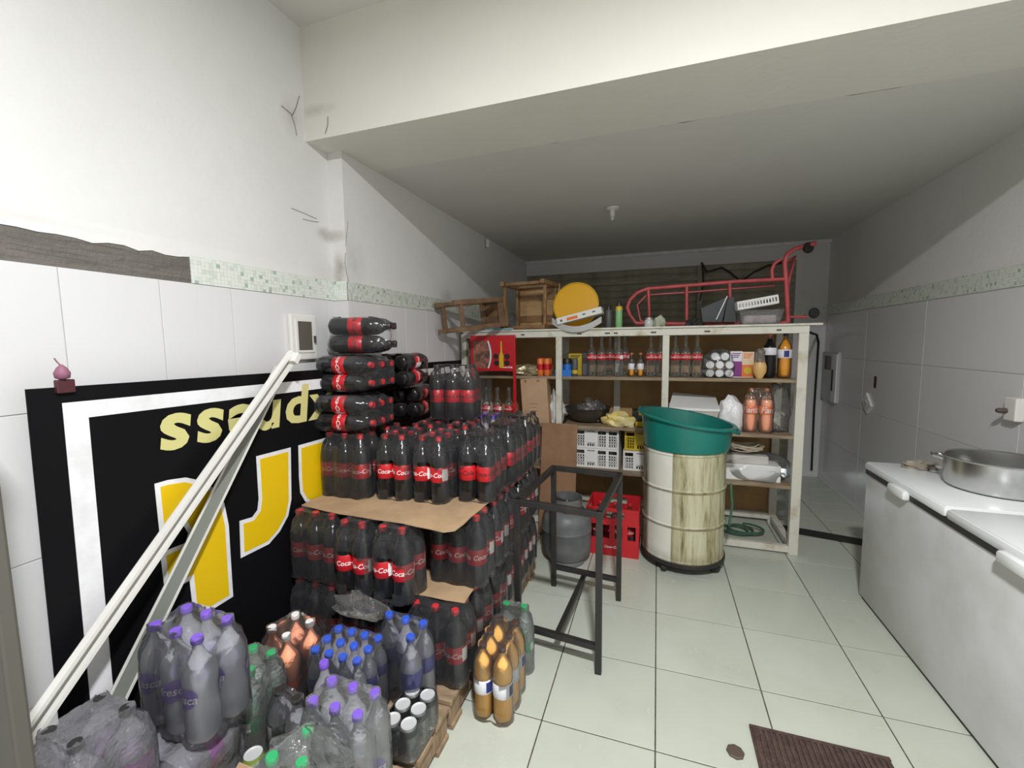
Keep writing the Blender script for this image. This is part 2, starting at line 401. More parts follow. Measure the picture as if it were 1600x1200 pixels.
# floor tiles, one by one
T = 0.4525
def tile_mesh(name, w, h, d, mat):
    return MB().box((0, 0, d / 2), (w, h, d), 0, None, .0018).mesh(name, mat)
x0 = 0.0205; y0 = 2.073
ci = range(math.floor((XL - x0) / T), math.ceil((XR - x0) / T)); cj = range(math.floor((-1.0 - y0) / T), math.ceil((YB - y0) / T))
ft = tile_mesh('floor_tile', T - .005, T - .005, .004, M_ftile); cut = {}
for i in ci:
    for j in cj:
        a0, a1 = max(XL, x0 + i * T), min(XR, x0 + (i + 1) * T); b0, b1 = y0 + j * T, min(YB, y0 + (j + 1) * T)
        w, h = a1 - a0, b1 - b0
        if w < .02 or h < .02: continue
        if abs(w - T) < 1e-4 and abs(h - T) < 1e-4: me = ft
        else:
            k = (round(w, 3), round(h, 3))
            if k not in cut: cut[k] = tile_mesh('floor_tile', w - .005, h - .005, .004, M_ftile)
            me = cut[k]
        put('tile', me, floor, ((a0 + a1) / 2, (b0 + b1) / 2, -.004))
# wall tiles
TW, TH = .2915, .4485
def wall_tiles(wall, x, ya, yb, first, sgn, mat, ya_vis=-.4, TW=TW):
    cache = {}
    k = math.floor((ya - first) / TW)
    while first + k * TW < yb:
        a, b = max(ya, first + k * TW), min(yb, first + (k + 1) * TW); k += 1
        if b < ya_vis or b - a < .015: continue
        top = Z_T
        while top > 0.02:
            bot = max(0.0, top - TH)
            if top - bot > .03:
                key = (round(b - a, 3), round(top - bot, 3))
                if key not in cache:
                    cache[key] = MB().box((0, 0, 0), (.006, b - a - .003, top - bot - .003), 0, None, .0012).mesh('wall_tile', mat)
                put('tile', cache[key], wall, (x + sgn * .002, (a + b) / 2, (top + bot) / 2))
            top = bot
def backing(wall, x, ya, yb, sgn, mat=M_wgrout):
    MB().bb(min(x, x + sgn * .002), max(x, x + sgn * .002), ya, yb, 0, Z_T).build('grout', mat, wall)
backing(wall_left, XL, -1.2, Y_PIL, 1); backing(wall_left_rear, XLI, Y_PIL, YB, 1); backing(wall_right, XR, -1.2, YB, -1)
wall_tiles(wall_left, XL, -.6, Y_PIL - .002, .8575, 1, M_wtile)
wall_tiles(wall_left_rear, XLI, Y_PIL - .003, YB, 2.09, 1, M_wtile)
wall_tiles(wall_right, XR, -.6, YB, 2.9, -1, M_wtile, -.4, .90)
MB().bb(XL, XLI + .005, Y_PIL - .006, Y_PIL, 0, Z_T - .003).build('tile', M_wtile, wall_left_rear)
# mosaic band, bare mortar strip where it is missing
MB().bb(XL, XL + .006, 1.272, Y_PIL - .004, Z_T + .001, Z_M).build('mosaic_band', M_mosaic, wall_left)
MB().bb(XL, XLI + .004, Y_PIL - .006, Y_PIL, Z_T + .001, Z_M).build('mosaic_band', M_mosaic, wall_left_rear)
MB().bb(XLI, XLI + .006, Y_PIL - .006, YB, Z_T + .001, Z_M - .004).build('mosaic_band', M_mosaic, wall_left_rear)
MB().bb(XR - .006, XR, -.8, YB, Z_T + .005, Z_M + .008).build('mosaic_band', M_mosaic, wall_right)
mb = MB()
mb.bb(XL - .001, XL + .003, -.8, 1.271, Z_T + .001, Z_M + .002)
y = -.8
while y < 1.25:
    for k in range(5):
        z = Z_T + .014 + k * .018
        mb.tube([(XL + .0015, y + t * .06, z + .004 * math.sin(t * .9 + k) + random.uniform(-.002, .002)) for t in range(6)], .0025, 6)
    y += .31
mb.build('mortar_strip', M_mortar, wall_left, 40)
# ragged plaster lip over the mortar strip
mb = MB(); ys = [-.8 + i * .045 for i in range(64)]
top = [Z_M - .010 + (random.uniform(-.010, .004) if yy > .9 else random.uniform(-.003, .002)) for yy in ys]
for i in range(len(ys) - 1):
    if ys[i + 1] > Y_PIL: break
    mb.add([(XL + (d if z < Z_M + .03 else d * .02), ys[i + e], z) for d in (0, .006) for e, z in ((0, top[i]), (1, top[i + 1]), (1, Z_M + .05), (0, Z_M + .05))],
           [(4, 5, 6, 7), (0, 1, 5, 4), (2, 3, 7, 6)])
mb.build('plaster_lip', M_wall, wall_left)
# cobwebs and cracks on the left wall by the beam
mb = MB()
def strand(pts, r=.0025): mb.tube(pts, r, 4)
strand([at(px, py, X=XL + .003) for px, py in ((440, 165), (455, 178), (461, 196), (464, 212))], .0016)
strand([at(px, py, X=XL + .003) for px, py in ((468, 150), (462, 170), (456, 182))], .0016)
strand([at(px, py, X=XL + .003) for px, py in ((455, 325), (475, 333), (495, 342))], .001)
strand([at(px, py, X=XL + .003) for px, py in ((473, 342), (485, 345), (498, 347))], .001)
mb.build('cobweb', M_mortar, wall_left)
mb = MB()
mb.tube([at(px, py, Y=Y_BEAM - .002) for px, py in ((512, 182), (512, 195), (508, 209))], .0018, 4)
mb.build('cobweb', M_mortar, bpy.data.objects['trim_beam'])
mb = MB()
mb.tube([at(px, py, X=XLI + .002) for px, py in ((540, 395), (539, 408), (542, 430), (545, 440))], .0016, 4)
mb.tube([at(px, py, X=XLI + .002) for px, py in ((544, 345), (542, 365), (540, 385))], .001, 4)
mb.build('crack', M_mortar, wall_left_rear)
# back wall with roller shutter, daylight gap at its foot
X_J = 1.46
wall_back = struct(MB().bb(X_J, XR + .1, YB, YB + .1, -.1, ZC + .02).bb(XLI - .1, X_J, YB, YB + .1, 2.47, ZC + .02).build('wall_back', [M_wall]))
MB().bb(XLI, XR, YB - .03, YB, ZC - .03, ZC + .004).build('cornice', M_bwhite, wall_back)
MB().bb(X_J, XR, YB - .006, YB, .0, Z_T).build('tile', M_wtile, wall_back)
MB().bb(X_J, XR, YB - .008, YB, Z_T + .004, Z_M).build('mosaic_band', M_mosaic, wall_back)
door = struct(put('door_1', None))
slat = MB().tube([(XLI, 0, 0), (X_J, 0, 0)], .05, 10)
slat.v = [(a, b * .35, c) for a, b, c in slat.v]
slat_me = slat.mesh('slat', M_shutter, 40)
z = 2.44
while z > .12:
    put('slat', slat_me, door, (0, YB + .045, z)); z -= .088
MB().bb(XLI, X_J, YB + .02, YB + .05, .065, .12).build('bottom_bar', M_shutter, door)
MB().bb(XLI, X_J, YB + .01, YB + .03, 2.30, 2.33).build('slat_rail', M_shutter, door)
MB().bb(.44, .50, YB - .012, YB + .03, .1, 2.47).build('mullion', M_shutter, door)
ground = struct(MB().bb(-3, 3, YB + .12, YB + 5, -.1, -.02).build('ground', M_ltgrey))
# dark loose wires hanging over the shutter
w = MB()
w.tube([at(px, py, Y=YB - .05) for px, py in ((1096, 410), (1105, 425), (1128, 418), (1140, 425), (1158, 440), (1178, 425), (1200, 415), (1235, 408))], .011, 6)
w.tube([at(px, py, Y=YB - .05) for px, py in ((1097, 410), (1099, 440), (1094, 470))], .008, 6)
tag(w.build('wire_bundle', M_rubber, None, 60), 'dark tangled wire bundle hanging across the top of the steel shutter', 'wire')
# worn dark sill strip in the floor, trim
struct(MB().prism([(1.02, 3.96), (1.775, 3.80), (1.775, 3.93), (1.02, 4.10)], -.004, .006).build('trim_sill', M_rubber))
struct(MB().bb(1.212, 1.225, 1.56, 3.05, 0, .012).build('trim_freezer_foot', M_gasket))

# ------------------------------------------------------------------ lamps
t = thing('lamp_holder', 'unlit white lamp holder with small bulb on the low rear ceiling', 'lamp holder', at(957, 324, Z=ZC))
MB().lathe([(.052, 0), (.055, -.008), (.045, -.02), (.02, -.026)][::-1], 18).build('rose', M_offwhite, t, 40)
MB().lathe([(.018, -.07), (.02, -.05), (.02, -.025)], 14).build('socket', M_offwhite, t, 40)
MB().lathe([(0, -.105), (.012, -.1), (.017, -.085), (.015, -.07)], 14).build('bulb', M_canopy, t, 60)
p = at(757, 381, X=XLI)
t = thing('wall_sensor', 'small white sensor high on the left wall near the rear ceiling', 'sensor', p)
MB().bb(0, .012, -.02, .02, -.04, .03).build('bracket', M_ltgrey, t)
MB().lathe([(.018, -.04), (.022, -.03), (.022, .03), (.016, .04)], 12, 0, Matrix.Translation((.035, 0, 0))).build('body', M_offwhite, t, 40)

# ------------------------------------------------------------------ wall fittings
def frame_box(mb, x, ya, yb, za, zb, t, d, mi):       # picture-frame border on an x-plane
    mb.bb(x, x + d, ya, yb, za, za + t, mi).bb(x, x + d, ya, yb, zb - t, zb, mi)
    mb.bb(x, x + d, ya, ya + t, za + t, zb - t, mi).bb(x, x + d, yb - t, yb, za + t, zb - t, mi)
t = thing('breaker_box', 'cream electrical breaker box with smoked window on left tiled wall', 'breaker box', (XL + .005, 1.735, 1.505))
MB().bb(0, .025, 0, .175, 0, .235, 0, .006).build('body', M_offwhite, t)
MB().bb(.025, .03, .04, .135, .05, .2, 0, .003).build('window', M_smoke, t)
mb = MB(); frame_box(mb, .024, .028, .147, .038, .212, .012, .006, 0); mb.build('window_frame', M_offwhite, t)
MB().bb(.028, .04, .142, .152, .09, .125).build('latch', M_brownplastic, t)
t = thing('meter_panel', 'grey open meter box with white cover strip on the rear right wall', 'meter box', (XR - .002, 5.35, .92))
MB().bb(-.03, 0, -.12, .30, 0, .52, 0, .004).build('body', M_ltgrey, t)
MB().bb(-.042, -.03, -.13, -.02, 0, .50, 0, .004).build('cover_strip', M_styro, t)
MB().bb(-.034, -.03, .05, .22, .33, .48).build('window', M_smoke, t)
MB().bb(-.047, -.042, -.06, -.03, .12, .34).build('cable', M_rubber, t)
p = at(1357, 630, X=XR - .004)
t = thing('wall_plate', 'white diamond-turned cover plate on the right wall beyond freezer', 'socket plate', p, (PI / 4, 0, 0))
MB().box((-.01, 0, 0), (.02, .15, .11), 0, None, .004).build('plate', M_offwhite, t)
MB().box((-.022, 0, 0), (.004, .05, .04)).build('insert', M_ltgrey, t)
MB().bb(-.004, 0, -.02, .02, -.05, .05).build('stain_patch', M_maroon, thing('red_mark', 'dark red paint patch on right wall above the diamond plate', 'mark', at(1368, 597, X=XR - .004)))
p = at(1593, 640, X=XR - .004)
t = thing('power_socket', 'beige surface socket with plug on right wall above the pot', 'socket', p)
MB().box((-.02, 0, 0), (.04, .08, .12), 0, None, .006).build('box', M_offwhite, t)
MB().lathe([(.014, 0), (.014, .03), (.009, .04)], 12, 0, Matrix.Translation((-.04, .02, -.01)) @ Matrix.Rotation(-PI / 2, 4, 'Y')).build('plug', M_brownplastic, t, 40)
# conduit beside shelf
c = MB().tube([at(1264, 519, Y=4.2), at(1276, 523, Y=5.55), at(1279, 535, Y=5.66), at(1272, 640, Y=5.67), at(1268, 735, Y=5.67)], .012, 6)
tag(c.build('power_cable', M_rubber, None, 50), 'black cable running down the rear right corner beside the shelf', 'cable')

# ------------------------------------------------------------------ upside-down banner on the left wall
BX = -1.676
ban = thing('banner', 'black upside-down shop banner with white border and yellow letters along left wall', 'banner', (BX, .707, 1.467), (math.radians(-.75), 0, 0))
BL, BH = 2.95, 1.42
MB().bb(-.004, 0, 0, BL, -BH, 0).build('sheet', M_black, ban)
mb = MB(); a, wd = .048, .052
mb.bb(0, .0012, .075, BL - .07, -a - wd, -a).bb(0, .0012, .075, BL - .07, -BH + a, -BH + a + wd)
mb.bb(0, .0012, .075, .075 + wd * 1.15, -BH + a + wd, -a - wd).bb(0, .0012, BL - .07 - wd, BL - .07, -BH + a + wd, -a - wd)
mb.build('border', M_bwhite, ban)
inv = (Matrix.Translation((BX, .707, 1.467)) @ Matrix.Rotation(math.radians(-.75), 4, 'X')).inverted()
def banner_uv(px, py):
    q = inv @ at(px, py, X=BX); return (q.y, q.z)
def inset(poly, d):
    n = len(poly); a = sum(poly[i][0] * poly[(i + 1) % n][1] - poly[(i + 1) % n][0] * poly[i][1] for i in range(n))
    s = 1 if a > 0 else -1; out = []
    for i in range(n):
        p0, p1, p2 = Vector(poly[i - 1]), Vector(poly[i]), Vector(poly[(i + 1) % n])
        e1, e2 = (p1 - p0).normalized(), (p2 - p1).normalized()
        n1, n2 = Vector((-e1.y, e1.x)) * s, Vector((-e2.y, e2.x)) * s
        b = (n1 + n2); k = max(.45, 1 + n1.dot(n2)); out.append(tuple(p1 + b * (d / k)))
    return out
TOB = Matrix(((0, 0, 1, 0), (1, 0, 0, 0), (0, 1, 0, 0), (0, 0, 0, 1)))     # (u,v,w) -> (w,u,v)
LET = [[(241, 756), (262, 750), (290, 746), (318, 752), (338, 766), (350, 786), (357, 820), (360, 870), (364, 932), (327, 955), (301, 950), (296, 907), (258, 928), (250, 864), (290, 848), (294, 833), (286, 820), (272, 822), (250, 842)],
       [(400, 713), (454, 699), (455, 780), (450, 806), (437, 830), (420, 850), (376, 872), (374, 814), (394, 808), (402, 797), (404, 780)],
       [(466, 696), (530, 678), (560, 672), (562, 740), (540, 775), (500, 790), (477, 784), (469, 770), (467, 745)]]
for poly in LET:
    uv = [banner_uv(*p) for p in poly]
    MB().prism(uv, 0, .0016, 0, TOB).build('letter_outline', M_bwhite, ban)
    MB().prism(inset(uv, .017), .0014, .0026, 0, TOB).build('letter', M_byellow, ban)
vs, fs = text_geo('Express', .235, 0.12, .0075, 1.14)
xs = [v[0] for v in vs]; L = max(xs) - min(xs)
u0, _ = banner_uv(248, 676); k = 1.02 / L; vz = banner_uv(300, 646)[1]
xmax = max(xs)
# turned by 180 degrees: the last letter sits nearest to the shop front, baseline up
MB().add([((u0 + (xmax - x) * k), vz - y * 1.08, .0018) for x, y, _ in vs], fs, 0, TOB).build('lettering', M_bcream, ban)
t = thing('banner_clip', 'maroon clip with a pink ribbon tied at the banner corner', 'clip', (BX + .001, .79, 1.448))
MB().bb(-.004, .012, -.022, .022, 0, .04, 0, .003).build('clip', M_maroon, t)
mb = MB(); mb.lathe([(.006, .04), (.017, .045), (.019, .06), (.012, .075), (.003, .085)], 10, 0, Matrix.Translation((.006, -.004, 0)))
mb.tube([(.006, -.004, .08), (.006, -.012, .092), (.006, -.018, .104)], .002, 5); mb.build('ribbon', M_pinkwash, t, 60)

# ------------------------------------------------------------------ white channel bars leaning along the wall
def channel(name, a, b, w, h, mats, label, fw=.011):
    a, b = Vector(a), Vector(b); d = (b - a).normalized()
    t = thing(name, label, 'profile bar', b)
    out = Vector((1, 0, 0)); out = (out - d * out.dot(d)).normalized(); side = d.cross(out)
    def strip(o1, o2, s1, s2):
        pts = []
        for e in (b, a):
            for oo, ss in ((o1, s1), (o1, s2), (o2, s2), (o2, s1)): pts.append(e + out * oo + side * ss - b)
        return MB().add(pts, [(3, 2, 1, 0), (4, 5, 6, 7), (0, 1, 5, 4), (1, 2, 6, 5), (2, 3, 7, 6), (3, 0, 4, 7)])
    strip(0, .003, -w / 2, w / 2).build('web', mats[0], t)
    strip(.003, h, -w / 2, -w / 2 + fw).build('flange', mats[1], t)
    strip(.003, h, w / 2 - fw, w / 2).build('flange', mats[1], t)
    return t
top1, mid1 = at(455, 553, X=-1.62), at(72, 1098, X=-1.60)
low1 = top1 + (mid1 - top1) * ((top1.z - .012) / (top1.z - mid1.z))
t1 = channel('channel_bar', top1, low1, .046, .028, (M_ltgrey, M_offwhite), 'long white channel bar leaning along the black banner, the upper of two')
MB().beam(Vector(top1) - low1 + Vector((.03, -.03, -.04)), Vector(top1) - low1 + Vector((.03, .0, .0)), .05, .03, 0, .004).build('end_cap', M_offwhite, t1)
top2, mid2 = at(437, 577, X=-1.645), at(186, 1084, X=-1.63)
low2 = top2 + (mid2 - top2) * ((top2.z - .012) / (top2.z - mid2.z))
channel('channel_bar', top2, low2, .066, .006, (pm('bar_glass_grey', (.23, .245, .215), .35), M_offwhite), 'long grey glazed bar with white edges leaning beneath the white one', .008)

# ------------------------------------------------------------------ bottles and packs
def bottle_kind(name, H, R, shell, liquid, fill, capm, label_mats, lab, text=None, white=False, neck=.0135, seg=16, shoulder=.62, lobes=.12, oval=False):
    """meshes shared by every bottle of a kind; z along the bottle"""
    prof = [(R * .70, 0), (R * .93, H * .03), (R, H * .08), (R, H * .30), (R * .97, H * .34), (R * .97, H * .54), (R, H * .57), (R, H * shoulder),
            (R * .965, H * (shoulder + .055)), (R * .88, H * (shoulder + .10)), (R * .73, H * (shoulder + .142)), (R * .54, H * (shoulder + .18)), (R * .39, H * (shoulder + .225)), (neck, H * (shoulder + .275)), (neck, H * .985)]
    k = dict(H=H, R=R)
    k['shell'] = MB().lathe(prof, seg, 0, None, True, lobes).mesh('bottle', shell, 50)
    lp = [(max(r - .0022, .004), z + (.002 if i == 0 else 0)) for i, (r, z) in enumerate(prof) if z < fill * H]
    for (r0, z0), (r1, z1) in zip(prof, prof[1:]):
        if z0 < fill * H <= z1:
            f = (fill * H - z0) / (z1 - z0); lp.append((r0 + (r1 - r0) * f - .0022, fill * H))
    k['liquid'] = MB().lathe(lp, seg, 0, None, True, lobes).mesh('liquid', liquid, 50) if liquid else None
    cr = neck + .003
    k['cap'] = MB().lathe([(cr, H * .935), (cr * 1.03, H * .94), (cr * 1.03, H * .985), (cr * .9, H), (0, H)], 14).mesh('cap', capm, 45)
    mb = MB()
    if lab:
        z0, z1 = lab[0] * H, lab[1] * H; r = R + .0008
        if oval:
            for an in (0, PI):
                zc, zh = (z0 + z1) / 2, (z1 - z0) / 2; rows = []
                for i in range(9):
                    u = -1 + 2 * i / 8; hh = zh * math.sqrt(max(0, 1 - u * u)) + .001; aa = an + u * .95
                    rows += [(r * math.cos(aa), r * math.sin(aa), zc - hh + u * .010), (r * math.cos(aa), r * math.sin(aa), zc + hh + u * .010)]
                mb.add(rows, [(2 * i, 2 * i + 2, 2 * i + 3, 2 * i + 1) for i in range(8)])
        else: mb.lathe([(r - .001, z0), (r, z0 + .001), (r, z1 - .001), (r - .001, z1)], seg, 0, None, False)
        if text:
            s, frac, bold = text
            vs, _ = text_geo(s, 1.0, .25, bold); w = max(v[0] for v in vs) - min(v[0] for v in vs)
            size = R * 2.9 / w; size = min(size, (z1 - z0) * frac * 1.5)
            for an in (0, PI):
                wrap_text(mb, s, size, r + .0006, (z0 + z1) / 2 - size * .30, 1, an, .25, bold * size)
        if white:
            for an in (1.6,):
                a0, a1 = an - .45, an + .25; rr = r + .0006
                pts = []
                for i in range(5):
                    aa = a0 + (a1 - a0) * i / 4
                    pts += [(rr * math.cos(aa), rr * math.sin(aa), z0 + .008), (rr * math.cos(aa), rr * math.sin(aa), z1 - .008)]
                mb.add(pts, [(2 * i, 2 * i + 2, 2 * i + 3, 2 * i + 1) for i in range(4)], 1)
        k['label'] = mb.mesh('label', label_mats, 50)
    else: k['label'] = None
    k['prof'] = prof
    return k
KINDS = dict(
    cola=bottle_kind('cola', .325, .0465, M_pet, M_cola, .73, M_capred, [M_redbright, M_txtwhite], (.33, .555), ('Coca-Cola', .5, .012), True),
    zero=bottle_kind('zero', .325, .0465, M_pet, M_cola, .72, M_capblack, [M_redbright, M_capblack], (.33, .555), ('Coca-Cola', .5, .012), False),
    fresca=bottle_kind('fresca', .325, .047, M_petwater, None, 0, M_cappurple, [M_lblpurple, M_txtwhite], (.37, .58), ('fresca', .35, .01), False, oval=True),
    frescas=bottle_kind('frescas', .325, .0415, M_petwater, None, 0, M_cappurple, [M_lblpurple, M_txtwhite], (.18, .38), ('fresca', .35, .01), False, oval=True),
    water=bottle_kind('water', .28, .0318, M_petwater, None, 0, M_capblue, [M_lblblue, M_txtwhite], (.47, .62), None, True, .013),
    waterbig=bottle_kind('waterbig', .325, .0415, M_petwater, None, 0, M_capblue, [M_lblblue, M_txtwhite], (.40, .60), None, False),
    peach=bottle_kind('peach', .325, .0475, M_pet, M_peach, .92, M_capwhite, [M_lblorange, M_txtwhite], (.30, .48), None, True),
    green=bottle_kind('green', .325, .042, M_petgreen, None, 0, M_capgreen, [M_capgreen, M_txtwhite], (.34, .50), None, True),
    tonic=bottle_kind('tonic', .27, .041, M_petwater, None, 0, M_capblack, [M_lblblack, M_txtwhite], (.33, .62), None, True),
    orange=bottle_kind('orange', .325, .0425, M_pet, M_fanta, .93, M_capbrown, [M_lblwhite, M_lblnavy], (.36, .55), None, True, .0135, 16, .655),
    grey=bottle_kind('grey', .225, .061, M_smokepet, None, 0, M_capblack, [M_purple, M_txtwhite], (.38, .58), None, True),
    grey2=bottle_kind('grey2', .32, .054, M_smokepet, None, 0, M_capblack, [M_purple, M_txtwhite], (.38, .58), None, True),
    glass=bottle_kind('glass', .335, .0385, M_glass, None, 0, M_glass, [M_redbright, M_txtwhite], (.40, .54), ('Coca-Cola', .6, .012), True, .0125, 16, .50, 0),
    glassmini=bottle_kind('glassmini', .24, .030, M_glass, None, 0, M_capred, [M_redbright, M_txtwhite], (.40, .56), ('Coca-Cola', .6, .012), False, .010, 12, .52, 0),
    fantabig=bottle_kind('fantabig', .335, .048, M_pet, M_peach, .74, M_caporange, [M_lblorange, M_txtwhite], (.42, .60), ('Fanta', .7, .012), False),
    colabig=bottle_kind('colabig', .33, .045, M_pet, M_cola, .88, M_caporange, [M_lblwhite, M_redbright], (.52, .68), None, False),
    juicebig=bottle_kind('juicebig', .33, .047, M_pet, M_orangejuice, .9, M_capbrown, [M_lblwhite, M_lblnavy], (.45, .64), None, True),
    mini=bottle_kind('mini', .19, .026, M_pet, M_orangejuice, .4, M_caporange, [M_lblwhite, M_lblnavy], (.30, .55), None, True, .010, 12),
)
def add_bottle(kind, parent, loc, rot, name='bottle'):
    k = KINDS[kind]
    b = put(name, k['shell'], parent, loc, rot)
    if k['liquid']: put('liquid', k['liquid'], b)
    if k['label']: put('label', k['label'], b)
    put('cap', k['cap'], b)
    return b
def hull(pts):
    pts = sorted(set(pts))
    def half(ps):
        h = []
        for p in ps:
            while len(h) > 1 and (h[-1][0] - h[-2][0]) * (p[1] - h[-2][1]) - (h[-1][1] - h[-2][1]) * (p[0] - h[-2][0]) <= 0: h.pop()
            h.append(p)
        return h
    a, b = half(pts), half(pts[::-1]); return a[:-1] + b[:-1]
def film_mesh(kind, pos, openings=True, top=True, tight=.5, jitter=.004):
    k = KINDS[kind]; H = k['H']; prof = k['prof']
    cx = sum(p[0] for p in pos) / len(pos); cy = sum(p[1] for p in pos) / len(pos)
    def rad(z):
        for (r0, z0), (r1, z1) in zip(prof, prof[1:]):
            if z0 <= z <= z1: return r0 + (r1 - r0) * (z - z0) / max(z1 - z0, 1e-6)
        return prof[-1][0]
    NA = 60; levels = [.012, .06, .16, .28, .40, .52, .62, .70, .78, .86, .92, .98, 1.003]
    vs = []
    for lv in levels:
        z = lv * H; r = max(rad(min(z, H * .98)), k['R'] * (1.02 - 2.2 * max(0, lv - .66) ** 1.25)) + .0025
        if lv > .9: r = max(rad(z), .017) + .003
        hp = hull([(round(p[0] - cx + r * math.cos(a), 5), round(p[1] - cy + r * math.sin(a), 5)) for p in pos for a in [2 * PI * i / 20 for i in range(20)]])
        for i in range(NA):
            a = 2 * PI * i / NA; dx, dy = math.cos(a), math.sin(a)
            rh = 0
            for j in range(len(hp)):
                x1, y1 = hp[j]; x2, y2 = hp[(j + 1) % len(hp)]
                den = dx * (y2 - y1) - dy * (x2 - x1)
                if abs(den) < 1e-9: continue
                t = (x1 * (y2 - y1) - y1 * (x2 - x1)) / den; u = (x1 * dy - y1 * dx) / den
                if t > 0 and -1e-4 <= u <= 1.0001: rh = max(rh, t)
            ru = 0
            for p in pos:
                px, py = p[0] - cx, p[1] - cy; b = px * dx + py * dy; q = b * b - (px * px + py * py - r * r)
                if q > 0: ru = max(ru, b + math.sqrt(q))
            if ru == 0: ru = rh * .85
            R = rh * (1 - tight) + max(ru, rh * .8) * tight + random.uniform(0, jitter)
            vs.append((cx + R * dx, cy + R * dy, z + random.uniform(-.002, .002)))
    fs = []; xs = [v[0] for v in vs]; hx = max(xs) - cx; ys_ = [v[1] for v in vs]; hy = max(ys_) - cy
    long_x = hx >= hy
    for l_ in range(len(levels) - 1):
        for i in range(NA):
            j = (i + 1) % NA; q = (l_ * NA + i, l_ * NA + j, (l_ + 1) * NA + j, (l_ + 1) * NA + i)
            if openings:
                c = [sum(vs[w][e] for w in q) / 4 for e in range(3)]
                lat = abs((c[1] - cy) / hy) if long_x else abs((c[0] - cx) / hx)
                end = ((c[0] - cx) / hx) if long_x else ((c[1] - cy) / hy)
                if end < -.6 and (lat / .8) ** 2 + ((c[2] / H - .36) / .26) ** 2 < 1: continue
            fs.append(q)
    if top:
        b = len(vs); vs.append((cx, cy, H * .965)); o = (len(levels) - 1) * NA
        for i in range(NA): fs.append((o + i, o + (i + 1) % NA, b))
    return MB().add(vs, fs).mesh('film', M_film, 60)
_films = {}
def grid(nx, ny, p, q=None):
    q = q or p
    return [((i - (nx - 1) / 2) * p, (j - (ny - 1) / 2) * q) for j in range(ny) for i in range(nx)]
def pack(name, kind, pos, loc, label, group=None, rotz=0.0, film=True, filmmat=None, openings=True, lay=None, spin=None, bname='bottle', key=None):
    """shrink-wrapped pack of standing bottles; lay = Euler that tips the whole pack over"""
    rot = lay if lay is not None else (0, 0, rotz)
    t = thing(name, label, 'bottle pack', loc, rot, group)
    for n_, (x, y) in enumerate(pos):
        sp = random.uniform(0, 2 * PI) if spin is None else spin[n_ % len(spin)]
        add_bottle(kind, t, (x, y, 0), (0, 0, sp), bname)
    if film:
        k = key or (kind, tuple(pos), openings, str(filmmat))
        if k not in _films:
            me = film_mesh(kind, pos, openings)
            if filmmat: me.materials[0] = filmmat
            _films[k] = me
        put('film', _films[k], t)
    return t
P = .0942
g32, g23 = grid(3, 2, P), grid(2, 3, P)
CAMV = lambda x, y: math.atan2(-y, -x)
def spins(x, y, n, spread=1.0):   # turn most labels roughly to the aisle
    base = math.atan2(-y, -x)
    return [base + random.uniform(-spread, spread) for _ in range(n)]
L1, L2, L3 = .137, .468, .800
def cola(x, y, z, g, label, group, kind='cola', rotz=0.0):
    pack('cola_pack' if kind == 'cola' else 'cola_zero_pack', kind, g, (x, y, z), label, group, rotz, spin=spins(x, y, 6))
NTH = ('first', 'second', 'third', 'fourth', 'fifth', 'sixth')
GB, GM, GU = 'bottom layer of cola packs', 'middle layer of cola packs', 'upper layer of cola packs'
cola(-1.525, 1.605, L1, g32, 'bottom-layer cola six-pack against the banner behind the peach sodas', GB)
cola(-1.235, 1.605, L1, g32, 'bottom-layer cola six-pack behind the dozen small blue-capped waters', GB)
cola(-.885, 1.605, L1, g32, 'bottom-layer cola six-pack at the stack corner behind the large blue-capped waters', GB)
for k in range(5): cola(-.885 + .004 * (k % 2), 1.807 + k * .202, L1, g32, 'bottom-layer cola six-pack along the iron stand side, %s behind the corner pack' % NTH[k], GB)
cola(-1.525, 1.63, L2, g32, 'middle-layer cola six-pack against the banner under the big cardboard sheet', GM)
cola(-1.276, 1.635, L2, g23, 'middle-layer cola pack, caps past the cardboard edge, next to the banner-side pack', GM)
cola(-1.074, 1.588, L2, grid(2, 2, P), 'middle-layer cola pack, caps past the cardboard edge, above the small cardboard step', GM)
for k in range(5): cola(-.868 + .006 * (k % 2), 1.807 + k * .202, L2, g32, 'middle-layer cola six-pack on the iron stand side, %s from the small cardboard step' % NTH[k], GM)
for x, y, g, r, lb in ((-1.520, 1.85, g32, 0, 'upright cola six-pack by the banner directly beneath the tipped packs'),
        (-1.262, 1.94, g23, .04, 'upright red-capped cola pack beside the one beneath the tipped packs'),
        (-1.052, 1.955, g23, -.04, 'upright red-capped cola pack next to the black-capped zero packs'),
        (-1.262, 2.24, g23, 0, 'upright red-capped cola pack in the second row behind the tipped pile side'),
        (-1.055, 2.26, g23, 0, 'upright red-capped cola pack directly under the single raised zero pack'),
        (-1.52, 2.08, g32, 0, 'upright cola six-pack in the second row along the banner')):
    cola(x, y, L3, g, lb, GU, 'cola', r)
for k, (x, y, g, r) in enumerate(((-.845, 2.03, g23, .04), (-.825, 2.33, g23, -.03), (-.82, 2.63, g23, .02))):
    cola(x, y, L3, g, 'upright black-capped zero cola pack, %s from the front edge of the cardboard' % NTH[k], 'upper layer of cola zero packs', 'zero', r)
p = at(712, 630, Y=2.36)
pack('cola_zero_pack', 'zero', g32, (p.x, 2.36, 1.128), 'single wrapped pack of cola zero standing on top of the other upright packs', None, .15, spin=spins(p.x, 2.3, 6))
pack('clear_soda_pack', 'frescas', grid(2, 2, .086), (-1.02, 2.56, .80), 'clear bottles with purple caps in film behind the upper cola packs')
